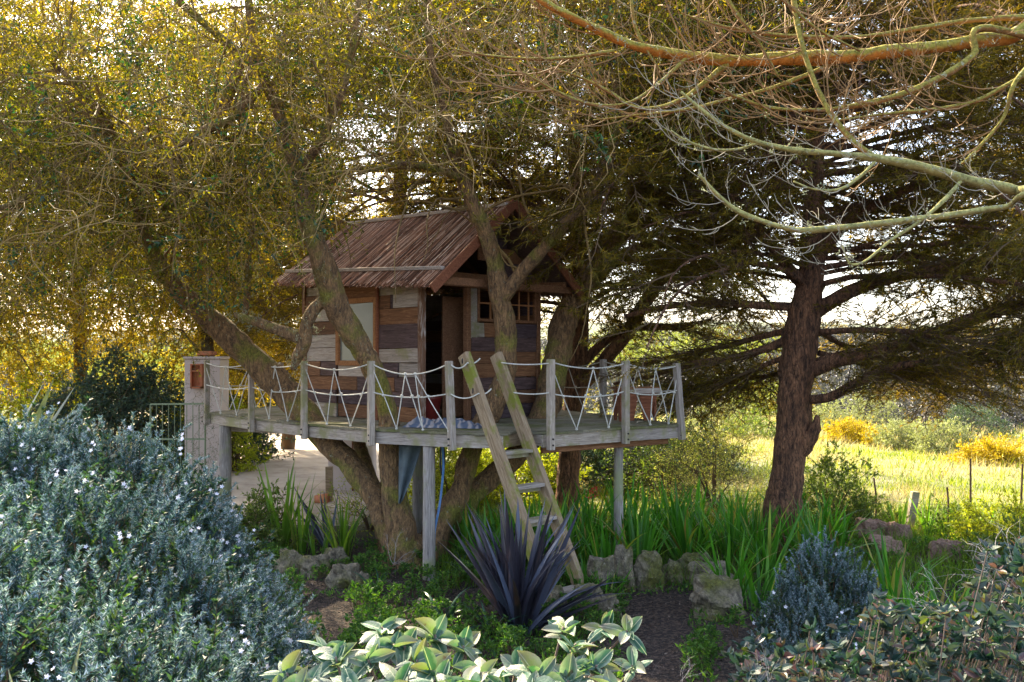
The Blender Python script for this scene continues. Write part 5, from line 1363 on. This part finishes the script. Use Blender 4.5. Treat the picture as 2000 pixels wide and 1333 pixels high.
def in_mulch(px, py):
    return (590 < px < 690 and 1165 < py < 1245) or (1215 < px < 1345 and 1165 < py < 1333) or (1400 < px < 1480 and py > 1215)
n = 0; k = 0
while n < 290 and k < 7000:
    k += 1
    r = rng.random()
    if r < .62: px, py = rng.uniform(520, 1120), rng.uniform(1085, 1300)
    elif r < .74: px, py = rng.uniform(1330, 1460), rng.uniform(1235, 1330)
    elif r < .86: px, py = rng.uniform(1120, 1230), rng.uniform(1140, 1260)
    else: px, py = rng.uniform(1640, 1980), rng.uniform(1010, 1120)
    if in_mulch(px, py) and rng.random() < .93: continue
    x, y, z = ground_hit(px, py)
    o = link('leafy_plant', COVER_ME[n % 5], None, (x, y, z), (0, 0, rng.uniform(0, 6.28)), rng.uniform(.6, 1.35))
    tag(o, ('low leafy plant in the patch between the old tree and the big purple flax' if r < .62 else 'low leafy plant in the patch below the largest boulder' if r < .74 else 'low leafy plant between the ladder foot and the bare mulch' if r < .86 else 'low leafy plant behind the blue-grey shrub towards the fence'), 'plant', ('leafy plants left of the purple flax' if r < .62 else 'leafy plants below the boulder' if r < .74 else 'leafy plants by the ladder foot' if r < .86 else 'leafy plants towards the fence')); n += 1
# carpet of small leaves, litter and mulch chips
mb = MB(); pp = []
while len(pp) < 15000:
    px, py = rng.uniform(300, 2050), rng.uniform(985, 1333); 
    x, Y = (px-1000), 0
    Y = 2.6*F/(py-HZ)
    x = (px-1000)*Y/F; 
    if Y > 13.8: continue
    m_ = noise.noise(Vector((x*1.3, Y*1.3, 0)))
    if in_mulch(px, py) or m_ < -.12: continue
    pp.append((x, Y, ground_z(x, Y)+rng.uniform(0, .07)))
pp = np.array(pp); Dn = rng.normal(size=pp.shape)+[0, 0, .9]
leaves(mb, pp, Dn, rng.uniform(.04, .09, len(pp)), rng.uniform(.015, .032, len(pp)), 0)
tag(mb.build('ground_cover', COVER), kind='stuff')
mb = MB(); N = 16000; Y = rng.uniform(5.5, 13.5, N); x = rng.uniform(-3.5, 4.5, N)
pp = np.array([(a, b_, ground_z(a, b_)+rng.uniform(0, .012)) for a, b_ in zip(x, Y)])
leaves(mb, pp, rng.normal(size=pp.shape)*[1, 1, .35], rng.uniform(.012, .04, N), rng.uniform(.006, .016, N), 0)
CHIP = leaf_mat('mulch_chip', [(0, (.02, .014, .01)), (.6, (.08, .05, .035)), (.9, (.20, .14, .10)), (1, (.34, .27, .22))], .0, (1, 1, 1), .8, .2)
tag(mb.build('mulch_litter', CHIP), kind='stuff')
mb = MB(); N = 11000; px = rng.uniform(850, 2000, N); Y = rng.uniform(10.2, 15, N)
x = (px-1000)*Y/F; pp = np.array([(a, b_, ground_z(a, b_)) for a, b_ in zip(x, Y)])
needles(mb, pp, rng.normal(size=pp.shape)*[.4, .4, .1]+[0, 0, 1], rng.uniform(.12, .4, N), .012, 0)
GRASSG = leaf_mat('grass_green', [(0, (.04, .09, .015)), (1, (.14, .22, .03))], .5, (1.4, 1.6, .3))
tag(mb.build('bed_grass', GRASSG), kind='stuff')

pp = []
while len(pp) < 260:
    px, py = rng.uniform(500, 1500), rng.uniform(1080, 1330); x, y, z = ground_hit(px, py); pp.append((x, y, z+.015))
gscatter('twig_litter', T_BARE, [plain('litter_twig', (.20, .15, .12), .9, 0, 6, .4)], pp, rng.normal(size=(260, 3))*[1, 1, .12], rng.uniform(.1, .38, 260))
# ---------------- shrubs with big leaves in the foreground
def ovate_mesh(name, m, w=.27, cup=.10, bend=.25):
    segs = 6; V = []; T = []
    for i in range(segs+1):
        t = i/segs; ww = w*math.sin(math.pi*min(1, t*.93+.035))**.8*(1.0-.25*(t-.5)); z = t; y_ = -bend*t*t*.6
        if i == segs: ww = .004
        V += [(-ww, y_+cup*ww*2.2, z), (-ww*.5, y_+cup*ww*.5, z), (0, y_-.012, z), (ww*.5, y_+cup*ww*.5, z), (ww, y_+cup*ww*2.2, z)]
    for i in range(segs):
        for j in range(4):
            a = 5*i+j; T += [(a, a+1, a+6), (a, a+6, a+5)]
    return MB().add(V, T).mesh(name, [m], True)
def big_leaf_mat(name, mid, cols, edge, tip):
    m, nt, b = mat(name)
    oi = nt.nodes.new('ShaderNodeObjectInfo'); tc = nt.nodes.new('ShaderNodeTexCoord'); sp_ = nt.nodes.new('ShaderNodeSeparateXYZ')
    nt.links.new(tc.outputs['Object'], sp_.inputs[0])
    ab = nt.nodes.new('ShaderNodeMath'); ab.operation = 'ABSOLUTE'; nt.links.new(sp_.outputs[0], ab.inputs[0])
    base_ = ramp(nt, oi.outputs['Random'], cols)
    nz = noise_tex(nt, 5, 4, .6, tc.outputs['Object'])
    ad = nt.nodes.new('ShaderNodeMath'); ad.operation = 'MULTIPLY_ADD'; nt.links.new(nz, ad.inputs[0]); ad.inputs[1].default_value = .16; nt.links.new(ab.outputs[0], ad.inputs[2])
    fe = ramp(nt, ad.outputs[0], [(.20, (0, 0, 0)), (.34, (1, 1, 1))]); c = mixc(nt, fe, base_, edge)
    fm = ramp(nt, ab.outputs[0], [(.008, (1, 1, 1)), (.022, (0, 0, 0))]); c = mixc(nt, fm, c, mid)
    at_ = nt.nodes.new('ShaderNodeMath'); at_.operation = 'MULTIPLY_ADD'; nt.links.new(nz, at_.inputs[0]); at_.inputs[1].default_value = .5; nt.links.new(sp_.outputs[2], at_.inputs[2])
    rr = nt.nodes.new('ShaderNodeMath'); rr.operation = 'MULTIPLY_ADD'; nt.links.new(oi.outputs['Random'], rr.inputs[0]); rr.inputs[1].default_value = .9; nt.links.new(at_.outputs[0], rr.inputs[2])
    hf = nt.nodes.new('ShaderNodeMath'); hf.operation = 'MULTIPLY'; hf.inputs[1].default_value = .42; nt.links.new(rr.outputs[0], hf.inputs[0]); rr = hf
    ft = ramp(nt, rr.outputs[0], [(1.0/1.6, (0, 0, 0)), (1.45/1.6, (1, 1, 1))]) if False else ramp(nt, rr.outputs[0], [(.48, (0, 0, 0)), (.8, (.55, .55, .55))])
    c = mixc(nt, ft, c, tip)
    sp2 = ramp(nt, noise_tex(nt, 7, 4, .7, coords(nt, 'World', (6, 6, 6))), [(.64, (0, 0, 0)), (.68, (.8, .8, .8))]); c = mixc(nt, sp2, c, (.10, .055, .03))
    nt.links.new(c, b.inputs['Base Color']); b.inputs['Roughness'].default_value = .5; b.inputs['Specular IOR Level'].default_value = .28
    wv_ = noise_tex(nt, 14, 3, .6, tc.outputs['Object'], .5); bump(nt, b, wv_, .35, .004)
    t = nt.nodes.new('ShaderNodeBsdfTranslucent'); nt.links.new(mixc(nt, 1., c, (1.3, 1.5, .5), 'MULTIPLY'), t.inputs[0])
    mx = nt.nodes.new('ShaderNodeMixShader'); mx.inputs[0].default_value = .25
    nt.links.new(b.outputs[0], mx.inputs[1]); nt.links.new(t.outputs[0], mx.inputs[2]); nt.links.new(mx.outputs[0], nt.nodes['Material Output'].inputs[0])
    return m
BL1 = big_leaf_mat('hawthorn_leaf', (.38, .42, .28), [(0, (.03, .09, .055)), (.5, (.06, .14, .09)), (.8, (.13, .20, .15)), (1, (.14, .22, .03))], (.20, .25, .20), (.13, .06, .095))
BL2 = big_leaf_mat('purple_shrub_leaf', (.25, .26, .2), [(0, (.015, .045, .034)), (.45, (.03, .075, .062)), (.75, (.065, .095, .085)), (.9, (.12, .06, .07)), (1, (.09, .14, .02))], (.10, .115, .11), (.14, .06, .085))
OVA = [ovate_mesh('ovate_leaf', BL1, w_, c_, b_) for w_, c_, b_ in ((.27, .12, .2), (.30, .35, .35), (.22, .5, .1), (.29, .05, .8), (.25, -.15, 1.1))]
OVB = [ovate_mesh('ovate_leaf', BL2, w_, c_, b_) for w_, c_, b_ in ((.27, .12, .2), (.30, .25, .35), (.22, .3, .1))]
STEMB = plain('shrub_stem', (.15, .11, .085), .8, 0, 10, .3)
def rosette(o, p, up, n, L, meshes, wide=(1.0, 1.75)):
    up = Vector(up).normalized(); base_q = up.to_track_quat('Z', 'Y').to_matrix()
    for i in range(n):
        a = i*2.4+rng.uniform(-.4, .4); tl = rng.uniform(*wide)*(.45+.55*i/n) ; s = rng.uniform(*L)
        Rm = base_q @ Matrix.Rotation(a, 3, 'Z') @ Matrix.Rotation(tl, 3, 'X') @ Matrix.Rotation(math.pi*0+rng.uniform(-.25, .25), 3, 'Z')
        l = link('leaf', meshes[rng.integers(len(meshes))], o, Vector(p)-o.location-up*.012*(n-i)*.3, Rm.to_euler(), s)
def stem_to(mb, o, p, q, r=.004):
    p = Vector(p)-o.location; q = Vector(q)-o.location; mid = p.lerp(q, .5)+Vector(rng.normal(size=3)*.03)
    tube(mb, [(*p, r*1.6), (*mid, r*1.2), (*q, r)], 6, 4)
fs = empty('broad_leaved_shrub', (-.1, 2.0, ground_z(-.1, 2)), 'low shrub with broad pale-veined leaves in front, nearest the camera', 'shrub')
st = MB(); root_ = Vector((-.1, 2.0, ground_z(-.1, 2.0)))
spots = [(640,1262,2.05),(665,1300,2.0),(745,1225,2.2),(720,1290,2.0),(790,1262,2.1),(850,1240,2.15),(845,1310,1.9),(905,1262,2.1),(940,1315,1.85),(560,1315,2.0),(600,1330,1.85),(1010,1300,1.8),(1055,1320,1.7),(1100,1225,2.3),(1125,1258,2.2),(1165,1300,2.1),(1225,1232,2.35),(1235,1300,2.2),(1200,1335,2.0),(1110,1330,1.9),(780,1335,1.8),(690,1345,1.75),(880,1345,1.75),(985,1345,1.75),(1180,1225,2.4)]
spots += [(px_+rng.uniform(-30, 30), min(1345, py_+rng.uniform(15, 60)), Y_-.12) for px_, py_, Y_ in spots[:16:2]]
for px, py, Y in spots:
    p = P(px, py, Y); q = Vector((p.x*.6-.04, Y+.05, 1.55)); stem_to(st, fs, q, p, .0028)
    rosette(fs, p, (rng.normal()*.35, -.55+rng.normal()*.3, 1), int(rng.integers(6, 10)), (.038, .070), OVA)
for k in range(14):
    a = Vector((rng.uniform(-.8, .45), rng.uniform(1.9, 2.3), rng.uniform(1.5, 1.7))); stem_to(st, fs, root_, a, .005)
tag(st.build('stems', STEMB, fs, smooth_=True), kind='stuff')
ps = empty('purple_leaved_shrub', (2.0, 4.0, ground_z(2, 4)), 'dense shrub with small purplish-green leaves and grey twigs filling the lower right corner', 'shrub')
def rim2(px): return np.interp(px, [1380, 1450, 1520, 1640, 1700, 1760, 1850, 1930, 2100], [1340, 1300, 1285, 1260, 1200, 1160, 1160, 1095, 1060])
st = MB(); cnt = 0; oo = np.array(ps.location); stf = MB(); T_OV = []
for me in OVB:
    V = np.empty(len(me.vertices)*3); me.vertices.foreach_get('co', V); V = V.reshape(-1, 3)
    mbq = MB(); 
    # lighter version of the leaf for the mass behind
    rows = V.reshape(7, 5, 3)[[0, 2, 4, 6]][:, [0, 2, 4]].reshape(-1, 3)
    T = []
    for i in range(3):
        for j in range(2): a = 3*i+j; T += [(a, a+1, a+4), (a, a+4, a+3)]
    T_OV.append((rows, np.array(T), np.zeros(12, int)))
pr = []
while len(pr) < 620:
    px = rng.uniform(1420, 2060); py = rng.uniform(1000, 1345); Y = rng.uniform(3.0, 4.6)
    if py < rim2(px)+25*rng.normal(): continue
    if 1730 < px < 1900 and py < 1190: continue
    pr.append((py+rng.normal()*30, px, py, Y))
pr.sort(key=lambda t: t[3])
for i, (_, px, py, Y) in enumerate(pr):
    p = P(px, py, Y); up = (rng.normal()*.35, -.3+rng.normal()*.3, 1)
    if i < 42: rosette(ps, p, up, 7, (.034, .055), OVB)
    else:
        n = 8; a = rng.uniform(0, 6.283, n); el = rng.uniform(-.2, .9, n)
        D = np.stack([np.cos(a)*np.cos(el), np.sin(a)*np.cos(el), np.sin(el)], 1)+np.array(up)*.2
        scatter(stf, T_OV, np.repeat(np.array(p)[None]-oo, n, 0), D, rng.uniform(.036, .06, n))
    if i % 3 == 0: stem_to(st, ps, Vector((p.x*.9+.1, p.y+.3, .7)), p, .002)
mp = leaf_mat('purple_leaf_mass', [(0, (.012, .04, .03)), (.45, (.03, .07, .058)), (.75, (.075, .095, .085)), (.92, (.13, .055, .07)), (1, (.10, .14, .02))], .25, (1.3, 1.4, .6), .4, .5)
tag(stf.build('foliage', mp, ps), kind='stuff'); tag(st.build('stems', STEMB, ps), kind='stuff')
# bare silvery twigs
TWS = plain('twig_silver', (.42, .38, .36), .85, 0, 10, .2)
def dead_twigs(p, D, s, n, parent, name='dead_twig'):
    mb = MB(); p = np.array(p)-np.array(parent.location) if parent else np.array([0, 0, 0.]); n_ = n
    scatter(mb, T_BARE, np.repeat(p[None], n_, 0)+rng.normal(size=(n_, 3))*.02, np.repeat(np.array(D)[None], n_, 0)+rng.normal(size=(n_, 3))*.3, rng.uniform(.6, 1, n_)*s)
    return tag(mb.build(name, TWS, parent), kind='stuff')
dead_twigs(P(1975, 1150, 3.6), (-.6, -.2, .9), .34, 12, ps, 'dead_twigs')
dead_twigs(P(1830, 1180, 3.8), (-.8, -.1, .4), .28, 6, ps, 'dead_twigs')
def dead_branch(px, py, Y, D, s, n, lab):
    mb = MB(); scatter(mb, T_BARE, rng.normal(size=(n, 3))*.01, np.repeat(np.array(D)[None], n, 0)+rng.normal(size=(n, 3))*.35, rng.uniform(.6, 1, n)*s)
    p = P(px, py, Y); o = mb.build('dead_twig', TWS, loc=p); return tag(o, lab, 'twig', kind=None)
dead_branch(1335, 1330, 3.0, (.1, 0, 1), .12, 5, 'small forked bare white twig at the bottom right of the mulch')
dead_branch(1505, 1345, 2.9, (-.1, 0, 1), .16, 4, 'pale bare twig at the bottom edge below the blue-grey shrub')
dead_branch(770, 1100, 10.9, (.4, 0, .6), .5, 7, 'tangle of dry pale stems at the foot of the old tree')

# ---------------- middle-ground bushes
T_BUSH = [spray_template(.55, 5, 80, .05, .022, r=.004, wig=.4) for _ in range(5)]
T_AIRY = [spray_template(.7, 6, 50, .032, .016, r=.004, wig=.4) for _ in range(4)]
def lm(name, a, b_, c_, tr=.4, t=(1.5, 1.6, .5)): return leaf_mat(name, [(0, a), (.5, b_), (1, c_)], tr, t)
G_DARK = lm('bush_dark_teal', (.03, .055, .045), (.06, .10, .075), (.10, .14, .08), .25)
G_MID = lm('bush_green', (.05, .085, .02), (.10, .15, .03), (.2, .24, .05))
G_YEL = lm('bush_yellow_green', (.16, .2, .02), (.30, .33, .03), (.45, .42, .05), .5)
G_GREY = lm('bush_grey_green', (.13, .15, .09), (.24, .26, .17), (.38, .38, .26), .35)
G_AIRY = lm('bush_airy', (.16, .17, .05), (.30, .30, .11), (.45, .43, .20), .5)
G_GORSE = lm('gorse_yellow', (.20, .18, .02), (.52, .40, .01), (.70, .56, .02), .3, (1.2, 1.1, .3))
G_DRY = lm('dry_grass', (.30, .24, .14), (.50, .42, .28), (.65, .57, .42), .5, (1.3, 1.2, .9))
def bush(x, y, r, h, m, n, label, temps=None, name='bush', group=None, s=1.0, z0=None, cat='bush', thin=-.3, upb=.3):
    z = ground_z(x, y) if z0 is None else z0
    o = empty(name, (x, y, z), label, cat, group); mb = MB(); pos = []; D = []
    sd_ = rng.uniform(0, 99)
    while len(pos) < n:
        v = unit(rng.normal(size=3)); v[2] = abs(v[2])*1.1-.12
        k = 1-abs(rng.normal())*.22; nz_ = noise.noise(Vector(v*2.2)+Vector((sd_, 0, 0)))
        if nz_ < thin: continue
        pos.append(v*np.array([r, r, h])*k*(1+.35*nz_)); D.append(unit(v+np.array([0, 0, upb])+rng.normal(size=3)*.5))
    pos = np.array(pos); D = np.array(D)
    gscatter('foliage', temps or T_BUSH, [BARK_DARK, m], pos-D*.25*s, D, rng.uniform(.7, 1.25, n)*s, o)
    st = MB()
    for k in range(9):
        e = pos[k]*.8; tube(st, [(e[0]*.08, e[1]*.08, -.15, .02*s+.01), (e[0]*.45, e[1]*.4, e[2]*.5, .014*s+.004), (*e, .004)], 5, 3, cap=False)
    tag(st.build('stems', BARK_DARK, o), kind='stuff')
    return o
def bpx(px, Y): return (px-1000)*Y/F
for a in ((bpx(1395,15.8),15.8,.85,1.55,G_AIRY,230,'airy pale grey-green bush left of the big pine trunk',T_AIRY),
          (bpx(1300,17),17,.6,1.0,G_MID,110,'sparse green bush beyond the right round post',T_AIRY),
          (bpx(1625,14.3),14.3,.6,1.15,G_MID,150,'dark glossy bush right behind the big pine trunk',T_BUSH),
          (bpx(1690,14.3),14.3,.4,.3,G_MID,55,'low green bush left of the leaning fence post',T_BUSH),
          (bpx(1850,13.9),13.9,.4,.22,G_MID,40,'low green bush right of the leaning fence post',T_BUSH),
          (bpx(1960,12.8),12.8,.55,.5,G_YEL,120,'sunlit yellow-green bush at the right edge by the fence',T_BUSH),
          (bpx(2010,11.2),11.2,.6,.5,G_MID,110,'green bush at the right edge in front of the sunlit one',T_BUSH),
          (bpx(1170,19),19,1.5,1.15,G_DARK,260,'blue-green bush seen under the right part of the deck',T_BUSH),
          (bpx(1330,21),21,1.4,1.0,G_DARK,200,'blue-green bush beyond the right end of the deck',T_BUSH),
          (bpx(1000,17.5),17.5,1.4,1.2,G_YEL,200,'sunlit yellow-green bush seen between the stems and the ladder',T_BUSH),
          (bpx(880,16.5),16.5,.8,1.2,G_YEL,170,'bright yellow bush just right of the near round post, beyond the deck',T_BUSH),
          (bpx(225,20.5),20.5,1.75,2.6,G_DARK,620,'large round blue-green bush left of the plaster gate pillar',T_BUSH),
          (bpx(40,22),22,1.6,2.3,G_YEL,300,'yellow-green bush at the far left behind the pale flax',T_BUSH),
          (bpx(330,18.5),22.5,1.0,1.7,G_DARK,260,'smaller dark bush between the round bush and the gate',T_BUSH),
          (bpx(335,21.5),21.5,1.1,1.5,G_YEL,240,'bright yellow-green bush seen through the gate bars',T_BUSH),
          (bpx(452,20.6),20.6,.45,1.5,G_YEL,80,'narrow yellow-green bush right of the plaster gate pillar',T_BUSH),
          (bpx(500,34),34,2.6,2.2,G_DARK,360,'dark bush beyond the drive seen through the left rope railing',T_BUSH),
          (bpx(600,36),36,2.8,2.6,G_DARK,360,'dark bush beyond the drive just left of the hut',T_BUSH),
          (bpx(290,7.0),7.0,.5,.9,G_YEL,90,'yellow-green bush glowing behind the huge silvery shrub',T_AIRY),
          (bpx(505,12.6),12.6,.5,.6,G_MID,110,'low green bush at the garden edge left of the tall flax',T_BUSH),
          (bpx(725,14),14,.5,.75,G_YEL,60,'yellowish creeper bush against the low plaster wall',T_AIRY)):
    bush(*a[:7], temps=a[7], s=1.0 if a[1] < 17 else 1.5)
bush(bpx(165,12.5), 12.5, 1.2, 1.55, G_DRY, 200, 'mound of pale dry grass behind the huge silvery shrub', T_AIRY, cat='grass mound', s=1.0, upb=1.0)
# creeper leaves hanging by the left end of the deck
mb = MB(); pp = np.concatenate([np.stack([bpx(395, 14.3)+rng.normal(size=90)*.12, np.full(90, 14.3)+rng.normal(size=90)*.1, rng.uniform(1.0, 2.9, 90)], 1)])
scatter(mb, T_AIRY, pp-[pp[0][0], 14.3, 0], rng.normal(size=pp.shape)+[0, 0, -1], rng.uniform(.25, .5, len(pp)))
tag(mb.build('creeper', [BARK_TWIG, LEAF_DARK], loc=(pp[0][0], 14.3, 0)), 'thin creeper trailing down past the left end of the deck', 'creeper')
# gorse and scrub along the foot of the hill
for a in ((bpx(1655,29.5),29.5,.8,.58,G_GORSE,230,'yellow gorse bush in the field just right of the big pine trunk'),(bpx(1712,28.5),28.5,.5,.4,G_GORSE,90,'small yellow gorse bush right of the larger gorse by the pine'),
          (bpx(1948,22.8),22.8,.6,.55,G_GORSE,210,'bright yellow gorse bush near the right edge of the field'),(bpx(1892,22.6),22.6,.32,.3,G_GORSE,60,'small yellow gorse bush left of the bright one at the right edge'),
          (bpx(1762,27.5),27.5,.75,.8,G_GREY,200,'rounded pale grey-green bush right of the gorse'),(bpx(1840,25.8),25.8,.8,.95,G_GREY,220,'larger pale grey-green bush at the foot of the dark slope'),
          (bpx(1800,27.2),27.2,.4,.45,G_GREY,80,'small pale bush squeezed between the two grey-green ones'),(bpx(1625,33),33,.9,1.0,G_GREY,160,'pale lilac-grey bush behind the gorse by the pine'),(bpx(1700,34),34,1.3,1.5,G_GREY,220,'tall pale bush on the lower slope above the gorse'),
          (bpx(1470,31),31,1.1,.8,G_MID,160,'green bush at the far side of the field left of the big pine trunk'),(bpx(1400,34),34,1.2,.9,G_GREY,160,'pale bush at the far side of the field behind the airy bush'),(bpx(1900,30),30,1.2,1.1,G_DARK,200,'dark bluish bush above the bright gorse at the right')):
    bush(*a[:7], s=.95)
T_SCRUB = []
for k in range(4):
    mb = MB(); v = unit(rng.normal(size=(520, 3))); v[:, 2] = np.abs(v[:, 2]); nz_ = np.array([noise.noise(Vector(q*2)+Vector((k*9, 0, 0))) for q in v])
    p = v*(1+.5*nz_)[:, None]*rng.uniform(.75, 1, (520, 1)); leaves(mb, p, v+rng.normal(size=v.shape)*.7, rng.uniform(.06, .17, 520), rng.uniform(.03, .08, 520), 0); T_SCRUB.append(mb.arrays())
up_roll = None
SCR = [lm('scrub_violet_shade', (.04, .04, .055), (.08, .075, .095), (.14, .13, .13), .12), lm('scrub_olive', (.09, .11, .03), (.16, .18, .05), (.26, .26, .09), .35)]  # the violet-grey carries the right slope's blue-violet shade in its colour
N = 2300
px = rng.uniform(-200, 2300, N); Y = 31+rng.random(N)**1.6*170
q = [[], []]; qs = [[], []]
for i in range(N):
    x = bpx(px[i], Y[i]); z = ground_z(x, Y[i]); k = 0 if (noise.noise(Vector((x*.05, Y[i]*.04, 2)))+.9*(px[i] > 1560)) > .0 else 1  # right slope is given the violet shade colour
    if Y[i] < (33 if px[i] > 1720 else 38 if px[i] > 1250 else 46): continue
    s = rng.uniform(.8, 1.9)*(.7+Y[i]/110)
    q[k].append((x, Y[i], z-.12)); qs[k].append(s)
for k, nm in enumerate(('hillside_scrub', 'hillside_bushes')):
    n_ = len(q[k]); gscatter(nm, T_SCRUB, [SCR[k]], q[k], np.tile([0, 0, 1.], (n_, 1))+rng.normal(size=(n_, 3))*.05, qs[k])
# field grass
mb = MB(); N = 60000; Y = 13.6+rng.random(N)**1.35*30; px = rng.uniform(880, 2200, N); x = (px-1000)*Y/F
keep = np.ones(N, bool)
pp = np.array([(a, b_, ground_z(a, b_)) for a, b_ in zip(x, Y)])
pn = np.array([noise.noise(Vector((a*.45, b_*.45, 4))) for a, b_ in zip(x, Y)])
pn2 = np.array([noise.noise(Vector((a*1.6, b_*1.6, 8))) for a, b_ in zip(x, Y)])
hgt = (.10+.26*np.clip(pn2+.25, 0, 1)+.10*np.clip(pn, -.5, 1))*rng.uniform(.6, 1.3, N)*(1+(Y-13)*.01)
strawy = (pn+rng.normal(size=N)*.22+np.clip((Y-17)*.03, -.1, .35)) >  .16
for sel, mi in ((~strawy, 0), (strawy, 1)):
    q = pp[sel]; needles(mb, q, rng.normal(size=q.shape)*[.45, .45, .1]+[.12, 0, 1], hgt[sel], .010+.0010*(Y[sel]-13), mi)
FG = leaf_mat('field_green', [(0, (.05, .09, .01)), (.5, (.15, .20, .015)), (1, (.32, .34, .04))], .5, (1.4, 1.4, .3))
FS = leaf_mat('field_straw', [(0, (.18, .155, .07)), (.5, (.33, .29, .16)), (1, (.50, .45, .31))], .5, (1.25, 1.15, .6))
tag(mb.build('field_grass', [FG, FS]), kind='stuff')
